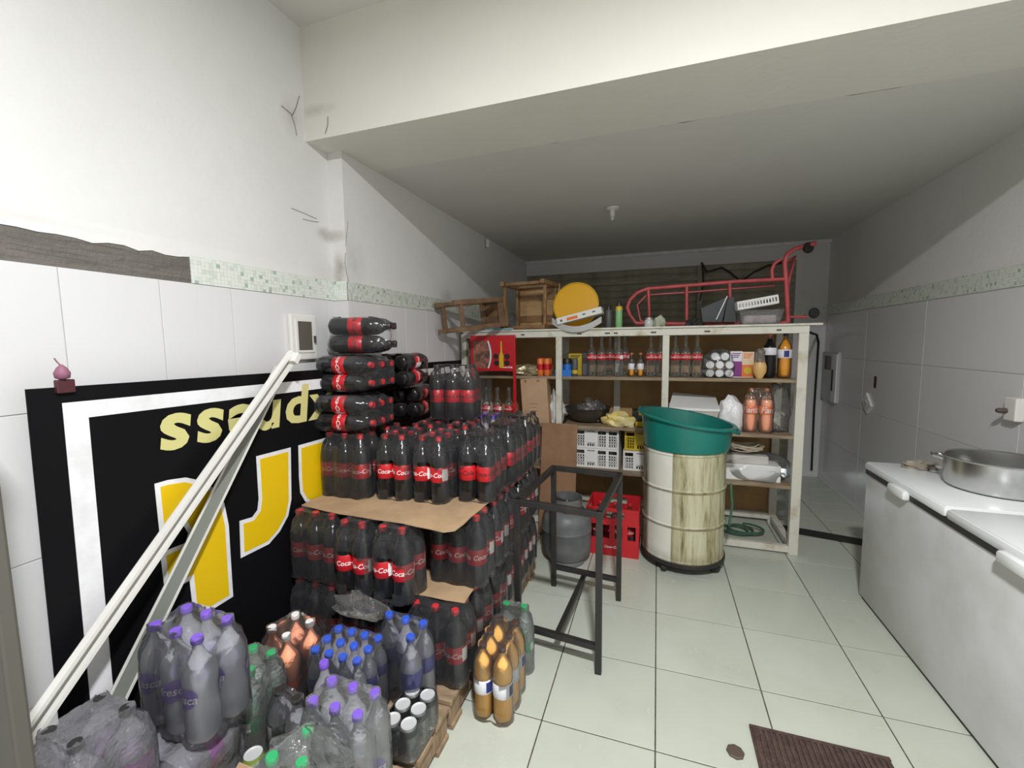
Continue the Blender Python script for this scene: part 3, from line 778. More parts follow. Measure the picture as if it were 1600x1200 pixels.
# packs lying on their sides, piled on the left end of the stack
LY = (0, PI / 2, 0)
def lying(px, py, Y, z, ang, label, kind='cola', group=None, n=(2, 3)):
    q = at(px, py, Y=Y); k = KINDS[kind]; H = k['H']
    e = Matrix.Rotation(ang, 4, 'Z') @ Matrix.Rotation(PI / 2, 4, 'Y')
    loc = Vector((q.x + .052, Y, z)) + (Matrix.Rotation(ang, 4, 'Z') @ Vector((-H / 2, 0, 0))) + Vector((0, 0, (n[0] - 1) / 2 * P + k['R'] + .002))
    pack('cola_pack', kind, grid(n[0], n[1], P), loc, label, group, lay=e.to_euler(), openings=True)
lying(545, 662, 1.93, 1.128, .12, 'cola six-pack lying on its side, lowest of the tipped pile by the wall', 'cola')
lying(637, 640, 2.42, 1.128, 1.75, 'cola six-pack lying on its side behind the lowest tipped pack', 'cola', None, (2, 2))
lying(547, 607, 1.97, 1.332, .05, 'cola six-pack lying on its side, middle of the tipped pile by the wall', 'cola')
lying(625, 600, 2.30, 1.332, 1.62, 'cola six-pack lying on its side behind the middle tipped pack', 'cola', None, (2, 2))
lying(558, 553, 2.0, 1.536, PI + .30 - PI, 'cola pack lying topmost on the tipped pile beside the breaker box', 'zero', None, (2, 2))
# cardboard sheets
def sheet(name, poly, z0, z1, mat, label):
    o = MB().prism(poly, z0, z1).build(name, mat); return tag(o, label, 'cardboard')
def ragged(pts, amp):
    out = []
    for i in range(len(pts)):
        a, b = Vector(pts[i]), Vector(pts[(i + 1) % len(pts)]); n = max(1, int((b - a).length / .07))
        for j in range(n): q = a.lerp(b, j / n); out.append((q.x + random.uniform(-amp, amp), q.y + random.uniform(-amp, amp)))
    return out
sheet('cardboard_sheet', ragged([(-1.63, 1.62), (-1.1, 1.60), (-.77, 1.60), (-.765, 2.7), (-1.63, 2.7)], .004), .4642, .4672, M_card, 'brown cardboard sheet between the bottom and middle cola layers')
sheet('cardboard_sheet', ragged([(-1.645, 1.615), (-1.40, 1.585), (-1.05, 1.575), (-.83, 1.55), (-.79, 1.575), (-.775, 1.9), (-.775, 2.72), (-1.645, 2.72)], .004), .7952, .7992, M_card, 'large brown cardboard sheet under the upper cola packs')
# pallets
def pallet(x0, x1, y0, y1, label):
    t = thing('pallet', label, 'pallet', ((x0 + x1) / 2, (y0 + y1) / 2, 0))
    w, d = x1 - x0, y1 - y0; n = 7
    for i in range(n):
        yy = -d / 2 + .05 + (d - .1) * i / (n - 1)
        MB().box((random.uniform(-.006, .006), yy, .122), (w, .105, .022), 0, None, .003).build('deck_board', M_pallet, t)
    for xx in (-w / 2 + .045, 0, w / 2 - .045):
        MB().box((xx, 0, .066), (.07, d, .088), 0, None, .003).build('stringer', M_pallet, t)
    for yy in (-d / 2 + .05, d / 2 - .05):
        MB().box((0, yy, .011), (w, .09, .022), 0, None, .003).build('base_board', M_pallet, t)
pallet(-1.56, -.765, .50, 1.43, 'worn wooden pallet under the water and mixed drink packs')
pallet(-1.62, -.765, 1.455, 2.72, 'wooden pallet carrying the tall cola stack')
ZP = .135
# front packs on the pallet
gp = [(0, 0), (.095, -.021), (.024, .094), (.119, .073)]
pack('peach_soda_pack', 'peach', gp, (-1.447, 1.239, ZP), 'wrapped peach-coloured soda bottles with white caps between green and blue caps')
pack('water_pack', 'water', grid(4, 3, .0645), (-1.137, 1.303, ZP), 'wrapped dozen of small water bottles with bright blue caps', openings=False)
pack('large_water_pack', 'waterbig', [(-.083, .005), (0, 0), (.083, -.003), (.078, -.09)], (-.963, 1.449, ZP), 'four large blue-capped water bottles beside the small water dozen', openings=False)
pack('green_cap_pack', 'green', grid(2, 2, .088), (-1.372, 1.082, ZP), 'wrapped clear bottles with green caps in front of the peach sodas', openings=False, filmmat=M_bag)
pack('tonic_pack', 'tonic', [(0, 0), (.086, -.010)], (-1.213, 1.050, ZP), 'clear bottles with black caps and black labels beside the green caps', openings=False)
pack('purple_cap_pack', 'frescas', grid(3, 2, .0855), (-.935, 1.045, ZP), 'clear bottles with purple caps and labels wrapped beside the can pack', openings=False, filmmat=M_bag, spin=[PI * 1.25 + .4, PI * 1.5, PI * 1.6, 3.9, 4.4, 5.0])
pack('purple_cap_bottle', 'frescas', [(0, 0)], (-1.105, 1.145, ZP), 'lone clear bottle with a purple cap behind the black-capped bottles', film=False)['category'] = 'bottle'
pack('green_bag_pack', 'green', [(0, 0), (.092, .012), (.03, .098), (-.02, -.09), (.08, -.08)], (-.985, .815, ZP), 'green-capped clear bottles inside a crumpled bag at the pallet front', openings=False, filmmat=M_bag)
pack('orange_soda_pack', 'orange', grid(2, 3, .0865), (-.632, 1.665, 0.001), 'wrapped six-pack of orange soda with brown caps standing on the floor', openings=True, spin=[4.2, 4.6, 5.0, 5.4])
pack('green_cap_pack', 'green', [(0, 0), (.089, .005)], (-.672, 1.868, 0.001), 'two clear green-capped bottles in film behind the orange soda', openings=False, filmmat=M_bag)
pack('purple_soda_pack', 'fresca', grid(3, 2, .0835 + .011), (-1.392, .903, .389), 'wrapped six-pack of clear purple-labelled soda raised on lying bottles', None, -.02, openings=False, spin=[4.9, 5.3, 4.6, 5.1, 5.2, 4.4])
# lying grey packs under and before it
def lying_grey(kind, cx, cy, ang, n, label, pitch, mat):
    k = KINDS[kind]; e = Matrix.Rotation(ang, 4, 'Z') @ Matrix.Rotation(PI / 2, 4, 'Y')
    loc = Vector((cx, cy, ZP + k['R'] + (n[0] - 1) / 2 * pitch + .002)) + Matrix.Rotation(ang, 4, 'Z') @ Vector((-k['H'] / 2, 0, 0))
    pack('clear_bottle_pack', kind, grid(n[0], n[1], pitch), loc, label, None, lay=e.to_euler(), openings=False, filmmat=mat)
lying_grey('grey', -1.385, .868, PI / 2, (2, 2), 'empty grey-looking bottles lying under the purple-labelled six-pack', .1235, M_filmgrey)
lying_grey('grey', -1.43, .632, .0, (1, 2), 'grey bottles lying under the dark wrapped pack at the pallet corner', .115, M_filmgrey)
pack('dark_bottle_pack', 'grey2', grid(2, 2, .112), (-1.445, .655, .262), 'grey wrapped bottles with black caps standing at pallet corner by leaning bars', openings=False, filmmat=M_filmgrey)
# cans
CANK = MB().lathe([(.024, 0), (.031, .006), (.0325, .012), (.0325, .112), (.031, .118), (.027, .1235)], 18).mesh('can', pm('can_body', (.10, .105, .105), .3, .7, var=(.45, .46, .46), vscale=14), 40)
CANS = CANK.copy(); CANS.materials[0] = pm('can_silver', (.62, .63, .63), .35, .5)
CANT = MB().lathe([(.027, .1235), (.0275, .1275), (.0258, .1275), (.0248, .1245), (0, .1245)], 18, 0, None, False).mesh('can_top', pm('can_lid', (.74, .75, .75), .4, .45), 40)
CANB = MB().lathe([(.0328, .096), (.0328, .112), (.0312, .1185)], 18, 0, None, False).mesh('can_band', M_capblack, 40)
t = thing('can_pack', 'six dark silver drink cans wrapped in film at the pallet edge', 'can pack', (-.832, 1.263, ZP))
for x, y in grid(2, 3, .0655):
    c = put('can', CANK, t, (x, y, 0)); put('can_top', CANT, c); put('can_band', CANB, c)
fm = MB(); n = 40; vs = []
for z, s in ((.004, 1.0), (.05, 1.02), (.10, 1.02), (.126, .98), (.129, .86)):
    for i in range(n):
        a = 2 * PI * i / n; q = 7.0
        den = (abs(math.cos(a) / .0675) ** q + abs(math.sin(a) / .1) ** q) ** (-1 / q)
        vs.append((den * s * math.cos(a), den * s * math.sin(a), z + random.uniform(-.001, .001)))
fm.add(vs, [(k * n + i, k * n + (i + 1) % n, (k + 1) * n + (i + 1) % n, (k + 1) * n + i) for k in range(4) for i in range(n)])
fm.build('film', M_film, t, 60)
for x, y in ((-1.222, .945), (-1.148, .935)):
    t = thing('lime_can', 'lime green drink can between the lying bottles and the small carton', 'can', (x, y, ZP), group='lime cans on the front pallet')
    MB().lathe([(.024, 0), (.0325, .01), (.0325, .112), (.027, .1235)], 18).build('body', M_gold, t, 40); put('can_top', CANT, t)
t = thing('open_carton', 'small tan cardboard carton on the pallet front beside the lime cans', 'box', (-1.165, .80, ZP))
MB().bb(-.08, .08, -.085, .085, 0, .10, 0, .003).build('box', M_cardtan, t)
MB().add([(-.08, .085, .10), (.08, .085, .10), (.075, .100, .135), (-.07, .105, .13), (-.08, .087, .10), (.08, .087, .10), (.075, .102, .135), (-.07, .107, .13)], [(0, 1, 2, 3), (7, 6, 5, 4), (0, 4, 5, 1), (1, 5, 6, 2), (2, 6, 7, 3), (3, 7, 4, 0)]).build('flap', M_cardtan, t)
# crumpled loose film between water pack and cola stack
def crumple(name, c, d, mat, label, cat='plastic film', seed=1, n=14, rough=.28):
    rnd = random.Random(seed); bm = bmesh.new(); bmesh.ops.create_icosphere(bm, subdivisions=3, radius=1)
    for w in bm.verts:
        v = w.co.copy(); k = 1 + rough * (math.sin(v.x * 5.1 + seed) * math.sin(v.y * 4.3 + 2 * seed) + .6 * math.sin(v.z * 7.7 + v.x * 6 + seed) * .7) + rnd.uniform(-rough, rough) * .35
        z = max(v.z * k, -.55)
        w.co = Vector((v.x * k * d[0], v.y * k * d[1], (z + .55) * d[2] / 1.55))
    bm.verts.index_update(); mb = MB().add([w.co.copy() for w in bm.verts], [[w.index for w in f.verts] for f in bm.faces]); bm.free()
    o = mb.build(name, mat, None, 30, c); return tag(o, label, cat)
crumple('loose_film', (-1.20, 1.478, .40), (.12, .03, .10), M_bag, 'crumpled clear film tucked between blue caps and cola stack', seed=3)
crumple('loose_film', (-.93, .905, .34), (.13, .05, .12), M_bag, 'crumpled clear bag lying over the purple-capped bottles', seed=5)

# ------------------------------------------------------------------ dark upright panel at the shop side
q = at(34, 1000, X=-1.2)
t = thing('grey_upright_panel', 'dark grey metal panel standing upright beside the leaning bars', 'panel', (-1.2, q.y, 0))
MB().bb(-.30, 0, -.03, 0, 0, 1.75, 0, .006).build('panel', M_panelgrey, t)
MB().bb(-.302, .002, -.033, .002, 1.70, 1.76).build('edge_strip', M_dkgrey, t)

# ------------------------------------------------------------------ black iron stand
t = thing('iron_stand', 'black square-tube iron table frame without a top on the tiled floor', 'stand', (-.42, 2.28, 0))
FR, BR, BLg, FL = [Vector((x + .42, y - 2.28, 0)) for x, y in ((-.24, 1.955), (-.198, 2.585), (-.612, 2.625), (-.655, 2.0))]
ZT = .80
for c_ in (FR, BR, BLg, FL): MB().beam(c_, c_ + Vector((0, 0, ZT)), .03, .03, 0, .002).build('leg', M_blackmetal, t)
zz = Vector((0, 0, ZT - .015))
for a_, b_ in ((FR, BR), (BR, BLg), (BLg, FL), (FL, FR)): MB().beam(a_ + zz, b_ + zz, .03, .03, 0, .002).build('top_rail', M_blackmetal, t)
zl = Vector((0, 0, .13))
MB().beam(FR + zl, FL + zl, .028, .028, 0, .002).build('lower_rail', M_blackmetal, t)
MB().beam(BR + zl, BLg + zl, .028, .028, 0, .002).build('lower_rail', M_blackmetal, t)
MB().beam((FR + FL) / 2 + zl, (BR + BLg) / 2 + zl, .026, .026, 0, .002).build('stretcher', M_blackmetal, t)

# ------------------------------------------------------------------ gas cylinder
q = at(884, 868, Z=.03)
GX, GY = -.60, 2.985
t = thing('gas_cylinder', 'grey steel gas cylinder standing behind the iron stand', 'gas cylinder', (GX, GY, 0))
MB().lathe([(.115, .0), (.13, .0), (.13, .03), (.115, .05)], 24).build('foot_ring', M_steelgrey, t, 40)
MB().lathe([(.09, .03), (.14, .045), (.172, .09), (.178, .14), (.178, .245), (.181, .25), (.178, .255), (.178, .30), (.168, .345), (.13, .385), (.06, .40)], 28).build('body', M_steelgrey, t, 35)
MB().lathe([(.105, .36), (.112, .44), (.112, .475), (.107, .475), (.100, .365)], 24, 0, None, False).build('collar', M_steelgrey, t, 50)
MB().lathe([(.02, .40), (.02, .43), (.012, .45)], 12).build('valve', M_alu, t, 40)
q0 = MB().tube([(.10, -.06, .395), (.07, -.095, .39), (.0, -.117, .395)], .006, 6).build('slot', M_rubber, t)
# brown board leaning on the shelf post
t = thing('brown_board', 'tall brown board leaning on the shelf post behind gas cylinder', 'board', (-.757, 3.33, 0), (math.radians(-9), 0, 0))
MB().bb(-.15, .15, -.008, .008, .0, .92, 0, .006).build('sheet', M_cardbrd, t)

# ------------------------------------------------------------------ red cola crate
t = thing('cola_crate', 'red plastic cola bottle crate on the floor beside the drum', 'crate', (-.292, 3.30, 0), (0, 0, .0))
W_, D_, H_ = .185, .16, .36
def crate_wall(name, length, horiz, sgn, holes):
    mb = MB(); th = .012
    def add(u0, u1, z0, z1):
        if horiz: mb.bb(u0, u1, sgn * D_ - th / 2, sgn * D_ + th / 2, z0, z1, 0)
        else: mb.bb(sgn * W_ - th / 2, sgn * W_ + th / 2, u0, u1, z0, z1, 0)
    add(-length, length, 0, .13); add(-length, length, .235, .285)
    n = 4; us = [-length + 2 * length * i / n for i in range(n + 1)]
    for i in range(n + 1): add(max(-length, us[i] - .018), min(length, us[i] + .018), .13, .235)
    add(-length, -length * .45, .285, H_); add(length * .45, length, .285, H_); add(-length * .45, length * .45, .335, H_)
    return mb.build(name, M_redplastic, t)
crate_wall('side_wall', W_, True, -1, 1); crate_wall('side_wall', W_, True, 1, 1); crate_wall('end_wall', D_, False, -1, 1); crate_wall('end_wall', D_, False, 1, 1)
MB().bb(-W_, W_, -D_, D_, .0, .012).build('base', M_redplastic, t)
MB().bb(-W_ - .006, W_ + .006, -D_ - .009, -D_ - .006, H_ - .02, H_ - .005).build('rim', M_redplastic, t)
vs, fs = text_geo('Coca-Cola', .026, .25, .0006)
MB().add([(x, -D_ - .0068, .06 + y) for x, y, _ in vs], fs).build('lettering', M_txtwhite, t)
for i, (x, y) in enumerate(grid(3, 2, .115, .14)):
    b = thing('glass_bottle', 'small glass cola bottle standing in the red floor crate', 'bottle', (-.292 + x, 3.30 + y, .013), group='bottles in the red crate')
    add_bottle('glassmini', b, (0, 0, 0), (0, 0, 4.5 + random.uniform(-.5, .5)))
    b.children[0].scale = (1.25, 1.25, 1.3)

# ------------------------------------------------------------------ drum on casters, green basin
m, n, l, out = nt('dirty_drum')
b = principled(n, (.72, .70, .60), .5)
v = coords(n, l, (7, 7, .7)); v2 = coords(n, l, (1, 1, 1))
f1 = noise(n, l, v, 3.0, 5, .7); sx = n.new('ShaderNodeSeparateXYZ'); l.new(v2, sx.inputs[0])
c0 = ramp(n, l, f1, [(.34, (.13, .105, .045)), (.44, (.34, .31, .17)), (.54, (.50, .48, .32)), (.75, (.60, .58, .43))])
sel = n.new('ShaderNodeMapRange'); l.new(sx.outputs[0], sel.inputs[0]); sel.inputs[1].default_value = -.085; sel.inputs[2].default_value = -.08
sel2 = n.new('ShaderNodeMapRange'); l.new(sx.outputs[0], sel2.inputs[0]); sel2.inputs[1].default_value = -.245; sel2.inputs[2].default_value = -.225
f3 = noise(n, l, coords(n, l, (3, 3, 1.2)), 4, 5)
c1 = mixc(n, l, sel.outputs[0], ramp(n, l, f3, [(.3, (.70, .69, .62)), (.72, (.62, .61, .53)), (.8, (.2, .16, .09))]), c0)
sel3 = n.new('ShaderNodeMapRange'); l.new(sx.outputs[0], sel3.inputs[0]); sel3.inputs[1].default_value = -.02; sel3.inputs[2].default_value = -.085; sel3.inputs[3].default_value = 0; sel3.inputs[4].default_value = .55
c0b = mixc(n, l, sel3.outputs[0], c0, (.22, .18, .10)); c1 = mixc(n, l, sel.outputs[0], ramp(n, l, f3, [(.3, (.72, .71, .64)), (.72, (.64, .63, .55)), (.8, (.2, .16, .09))]), c0b)
c2 = mixc(n, l, sel2.outputs[0], ramp(n, l, f3, [(.4, (.10, .075, .045)), (.6, (.32, .28, .20))]), c1)
zr = n.new('ShaderNodeMapRange'); l.new(sx.outputs[2], zr.inputs[0]); zr.inputs[1].default_value = .10; zr.inputs[2].default_value = .17; zr.inputs[3].default_value = .85; zr.inputs[4].default_value = .0
zm = n.new('ShaderNodeMath'); zm.operation = 'MULTIPLY'; l.new(zr.outputs[0], zm.inputs[0]); l.new(f1, zm.inputs[1])
c3 = mixc(n, l, zm.outputs[0], c2, (.14, .10, .055))
l.new(c3, b.inputs['Base Color']); l.new(b.outputs[0], out.inputs[0])
M_drum = m
M_rust = pm('drum_rust', (.12, .075, .04), .8, var=(.35, .30, .18), vscale=12)
DX, DY, DR = .192, 3.235, .272
t = thing('metal_drum', 'dirty cream metal drum on black casters beside the white shelf', 'drum', (DX, DY, 0))
def hoop(z): return [(DR, z - .014), (DR + .008, z - .005), (DR + .009, z), (DR + .008, z + .005), (DR, z + .014)]
prof = [(DR * .96, .092), (DR + .004, .094), (DR + .004, .105), (DR, .11)] + hoop(.34) + hoop(.585) + [(DR, .82), (DR + .006, .825), (DR + .006, .84), (DR - .01, .84)]
MB().lathe(prof, 48).build('body', M_drum, t, 35)
for z in (.34, .585): MB().lathe([(DR + .006, z - .008), (DR + .010, z), (DR + .006, z + .008)], 48, 0, None, False).build('hoop', M_rust, t, 60)
MB().lathe([(DR - .015, .068), (DR + .012, .068), (DR + .012, .095), (DR - .015, .095)], 40).build('dolly_ring', M_blackmetal, t, 40)
for k in range(4):
    a = -PI / 2 - .55 + k * PI / 2; cx, cy = (DR - .03) * math.cos(a), (DR - .03) * math.sin(a)
    cst = MB().box((cx, cy, .058), (.035, .035, .026)).build('caster', M_blackmetal, t)
    MB().lathe([(.014, -.018), (.032, -.016), (.035, 0), (.032, .016), (.014, .018)], 16, 0, Matrix.Translation((cx, cy, .035)) @ Matrix.Rotation(a + .8, 4, 'Z') @ Matrix.Rotation(PI / 2, 4, 'X')).build('wheel', M_rubber, cst, 40)
mb = MB(); mb.tube([(DR + .03, -.02, .30), (DR + .045, -.03, .45), (DR + .03, -.03, .6), (DR + .045, -.02, .45)], .008, 6)
mb.build('hose_end', M_hose, t, 50)
t = thing('green_basin', 'large teal green plastic basin sitting on the drum with a sloping rim', 'basin', (DX + .008, DY - .008, .843), (0, 0, 0))
bas = MB().lathe([(.0, .0), (.272, .0), (.280, .006), (.300, .165), (.322, .172), (.326, .168), (.327, .178), (.320, .184), (.297, .180), (.270, .022), (0, .016)], 48)
slope = lambda p: (p[0], p[1], p[2] + (.022 - .155 * p[0]) * min(1, max(0, p[2]) / .17))
bas.v = [slope(p) for p in bas.v]
bas.build('bowl', M_green, t, 35)
for a in (-.45, PI - .45):
    MB().tube([slope(p) for p in ((.325 * math.cos(a - .16), .325 * math.sin(a - .16), .172), (.345 * math.cos(a), .345 * math.sin(a), .158), (.325 * math.cos(a + .16), .325 * math.sin(a + .16), .172))], .011, 8).build('handle', M_green, t, 60)

# ------------------------------------------------------------------ white shelf rack
SX = (-1.64, -.777, .062, .972); SY0, SY1 = 3.53, 4.17
shelf = thing('shelf_rack', 'long white-painted wooden shelf rack with brown backing across the rear', 'shelf', (-.33, 3.85, 0))
def sl(mb, name, mat, sm=0):
    mb.v = [(a + .33, b - 3.85, c) for a, b, c in mb.v]; return mb.build(name, mat, shelf, sm)
for i, x in enumerate(SX):
    w = .062 if i == 3 else .05
    sl(MB().bb(x - w / 2, x + w / 2, SY0, SY0 + .05, 0, 1.662, 0, .004), 'post', M_white)
for x in (-1.64, -.836, -.352, .965):
    sl(MB().bb(x - .03, x + .03, SY1 - .05, SY1, 0, 1.662, 0, .004), 'post', M_white)
ZS = (.515, .885, 1.295)
def board(x0, x1, z, th=.024):
    return sl(MB().bb(x0, x1, SY0 + .012, SY1 - .02, z - th, z, 0, .002), 'shelf_board', M_woodshelf)
for x0, x1 in ((SX[0], SX[1]), (SX[1], SX[2]), (SX[2], SX[3])):
    for z, dz in zip(ZS, (0, 0, 0)): board(x0 + .026, x1 - .026, z)
sl(MB().bb(SX[0] - .03, 1.075, SY0 - .02, SY1 + .02, 1.676, 1.69, 0, .002), 'top_board', M_white)
sl(MB().bb(SX[0], SX[3] + .03, SY0 - .004, SY0 + .03, 1.622, 1.676, 0, .003), 'top_rail', M_white)
sl(MB().bb(SX[0] + .03, SX[3] - .03, SY1 - .035, SY1, 1.622, 1.676), 'top_rail', M_white)
sl(MB().bb(SX[0] + .03, SX[3] - .03, SY0 + .005, SY0 + .045, .012, .062, 0, .003), 'bottom_rail', M_white)
sl(MB().bb(SX[0] + .03, SX[3] - .03, SY1 - .045, SY1 - .005, .03, .085, 0, .003), 'bottom_rail', M_white)
sl(MB().bb(SX[3] - .025, SX[3] + .025, SY0 + .05, SY1 - .05, .025, .07, 0, .003), 'bottom_rail', M_white)
sl(MB().bb(SX[0], .935, SY1 - .012, SY1 - .002, .09, 1.65), 'back_panel', M_hardboard)
for i, (u, wd) in enumerate(((-1.1, .03), (-.62, .035), (-.40, .04), (-.33, .03), (-.05, .04), (.33, .04), (.80, .03))):
    sl(MB().bb(u, u + wd, SY0 - .0055, SY0 - .004, 1.64, 1.652), 'price_tag', M_brownplastic)
S1, S2, S3, STOP = ZS[2], ZS[1], ZS[0], 1.69
def base_at(px, Y, z):
    """x on the shelf for a pixel column"""
    return at(px, 560 if z > 1 else 640, Y=Y).x
# --- top shelf: glass cola bottles
for k, px in enumerate((924, 940, 953, 967, 976, 1017, 1032, 1055, 1071, 1089)):
    yy = 3.66 if px not in (976, 953) else 3.77
    lb = ('%s empty red-label cola bottle counting from the narrow black box' % NTH[k]) if k < 5 else (
        ('%s empty cola bottle from the small drink bottles toward the middle post' % NTH[k - 5]) if k < 7 else '%s empty cola bottle from the middle post toward the silver cans' % NTH[k - 7])
    x = base_at(px, yy, S1 + .1)
    b = thing('glass_cola_bottle', lb, 'bottle', (x, yy, S1), group='empty cola bottles on the upper shelf')
    add_bottle('glass', b, (0, 0, 0), (0, 0, -PI / 2 + random.uniform(-.8, .8)))
for i, px in enumerate((987, 1001)):
    x = base_at(px, 3.66, S1)
    for j in (0, 1):
        b = thing('small_juice_bottle', '%s small orange drink bottle with navy label, next to the %s empty colas' % (('front', 'rear')[j], ('black box side', 'middle post side')[i]), 'bottle', (x, 3.65 + .06 * j, S1), group='small drink bottles on the upper shelf')
        add_bottle('mini', b, (0, 0, 0), (0, 0, PI / 2 + random.uniform(-.4, .4) + PI))
# cans in film
t = thing('silver_can_pack', 'film-wrapped pack of silver cans lying ends outward on upper shelf', 'can pack', (at(1123, 575, Y=3.66).x, 3.60, S1))
lie = Matrix.Rotation(PI / 2, 4, 'X')
for r, cols in enumerate((3, 3, 2)):
    for i in range(cols):
        c = put('can', CANS, t, ((i - (cols - 1) / 2) * .067, .126, .034 + r * .064), (PI / 2, 0, 0))
        put('can_top', CANT, c)
crumple_o = crumple('film', (0, .05, -.001), (.118, .085, .225), M_film, '', 'x', seed=9, rough=.08)
del crumple_o['label']; del crumple_o['category']; crumple_o.parent = t
def carton(px, Y, z, w, d, h, mats, name, label, lower=.5, rot=0):
    t = thing(name, label, 'carton', (at(px, 575 if z > 1 else 640, Y=Y).x, Y + d / 2, z), (0, 0, rot))
    MB().bb(-w / 2, w / 2, -d / 2, d / 2, 0, h, 0, .003).build('box', mats[0], t)
    MB().bb(-w / 2 + .004, w / 2 - .004, -d / 2 - .001, -d / 2, h * .04, h * lower).build('print', mats[1], t)
    mb = MB()
    for k in range(3): mb.bb(-w * .36, w * (.36 - .09 * k), -d / 2 - .001, -d / 2, h * (.90 - .07 * k), h * (.935 - .07 * k))
    mb.build('lettering', mats[2], t)
    return t
carton(1150, 3.64, S1, .085, .06, .20, (M_lblwhite, M_purple, M_purple), 'juice_carton', 'purple and white juice carton on the upper shelf by the cans', .62)
t = carton(1168, 3.64, S1, .085, .06, .195, (pm('carton_cream', (.75, .58, .40), .5), M_orange, M_orange), 'juice_carton', 'orange and cream juice carton beside the purple one', .5)
MB().lathe([(.0, -.0), (.026, 0), (.026, .0015), (0, .0015)], 18, 0, Matrix.Translation((0, -.0312, .055)) @ Matrix.Rotation(PI / 2, 4, 'X')).build('fruit_print', M_yelplastic, t)
t = thing('snack_bag', 'small pointed bag of golden snacks hanging past the upper shelf edge', 'bag', (at(1186, 575, Y=3.60).x, 3.58, S1 - .03))
MB().lathe([(.006, 0), (.02, .03), (.045, .08), (.046, .12), (.036, .15)], 14).build('snacks', M_snack, t, 50)
MB().lathe([(.037, .15), (.03, .19), (.036, .23), (.02, .25)], 14, 0, None, False).build('bag_top', M_bag, t, 50)
for px, k, lb in ((1202, 'colabig', 'dark cola bottle with white label at the upper shelf end'), (1226, 'juicebig', 'orange soda bottle with white and navy label at the upper shelf end')):
    b = thing('soda_bottle', lb, 'bottle', (at(px, 560, Y=3.66).x, 3.66, S1)); add_bottle(k, b, (0, 0, 0), (0, 0, -PI / 2 - 1.5))
# left bays of the upper shelf
def small_cans(px, Y, z, n, bodym, label, bandm, name='can_group'):
    x = at(px, 575, Y=Y).x
    t = thing(name, label, 'can pack', (x, Y, z))
    for gx, gy in grid(n, 2, .06):
        c = MB().lathe([(.022, 0), (.028, .01), (.028, .135), (.022, .148)], 14).build('can', bodym, t, 40, (gx, gy, 0))
        MB().lathe([(.0283, .05), (.0283, .1)], 14, 0, None, False).build('band', bandm, c, 40)
    return t
small_cans(851, 3.64, S1, 2, M_orange, 'orange and red energy cans at the left of the upper shelf', M_redbright)
t = small_cans(882, 3.62, S1, 2, M_capblack, 'black energy cans in a blue tray on the upper shelf', M_blue)
MB().bb(-.068, .068, -.068, .068, 0, .055).build('tray', M_blue, t)
t = carton(899, 3.72, S1, .12, .07, .185, (M_yelplastic, M_yelplastic, M_capblack), 'yellow_box', 'yellow display box behind a black and yellow energy can', .4)
t = thing('energy_can', 'slim black and yellow energy can before the yellow box', 'can', (at(898, 575, Y=3.62).x, 3.625, S1))
MB().lathe([(.022, 0), (.026, .01), (.026, .13), (.021, .142)], 14).build('body', M_dkgrey, t, 40); MB().lathe([(.0263, .02), (.0263, .05)], 14, 0, None, False).build('band', M_yelplastic, t)
t = carton(914, 3.66, S1, .05, .09, .20, (M_capblack, M_dkgrey, M_dkgrey), 'black_box', 'narrow black box beside the row of empty cola bottles', .5)
crumple('foil_bag', (at(826, 575, Y=3.68).x, 3.66, S1), (.14, .09, .085), pm('foil_tan', (.42, .36, .22), .3, .3, bmp=.5, bscale=20), 'crumpled tan snack bag on the upper shelf behind the red display', 'bag', seed=12)
# --- middle shelf
t = thing('cardboard_box', 'tall plain cardboard box leaning on the middle shelf beside red rack', 'box', (at(836, 640, Y=3.50).x, 3.56, S2), (0, math.radians(-3.5), .05))
MB().bb(-.115, .115, -.03, .14, 0, .39, 0, .003).build('box', M_cardtan, t)
mb = MB()
for k, w in enumerate((.07, .05, .06, .04)): mb.bb(-w / 2 - .01, w / 2 - .01, -.0312, -.03, .17 - k * .03, .176 - k * .03)
mb.build('print', M_cardbrd, t)
for i in (0, 1): MB().lathe([(0, 0), (.013, 0), (.013, .001), (0, .001)], 12, 0, Matrix.Translation((-.07 + .11 * i, -.03, .37)) @ Matrix.Rotation(PI / 2, 4, 'X')).build('hand_hole', M_cardbrd, t)
crumple('white_bag', (at(868, 640, Y=3.68).x, 3.70, S2), (.075, .08, .26), M_whitefilm, 'bunched white plastic bags between cardboard box and dark wok', 'bag', seed=21)
t = thing('wok_pan', 'wide dark metal wok bowl on the middle shelf', 'pan', (at(917, 645, Y=3.72).x, 3.76, S2))
MB().lathe([(0, 0), (.08, .002), (.14, .03), (.185, .085), (.195, .125), (.20, .13), (.193, .132), (.18, .09), (.13, .035), (0, .012)], 32).build('bowl', pm('dark_wok', (.10, .085, .075), .4, .6), t, 35)
crumple('clear_bag', (at(925, 640, Y=3.74).x, 3.74, S2 + .02), (.11, .09, .17), M_bag, 'clear knotted bag resting inside the dark wok', 'bag', seed=22)
crumple('yellow_bag', (at(965, 650, Y=3.62).x, 3.62, S2), (.12, .07, .11), M_bagyellow, 'yellow and clear food bags beside the dark wok', 'bag', seed=25)
t = carton(1010, 3.62, S2, .21, .16, .13, (M_capblack, M_yelplastic, M_yelplastic), 'black_yellow_box', 'black and yellow carton behind the green basin rim', .35, .2)
t = thing('white_tub', 'white rectangular tub covered by a sheet on the middle shelf', 'tub', (at(1083, 640, Y=3.72).x, 3.75, S2))
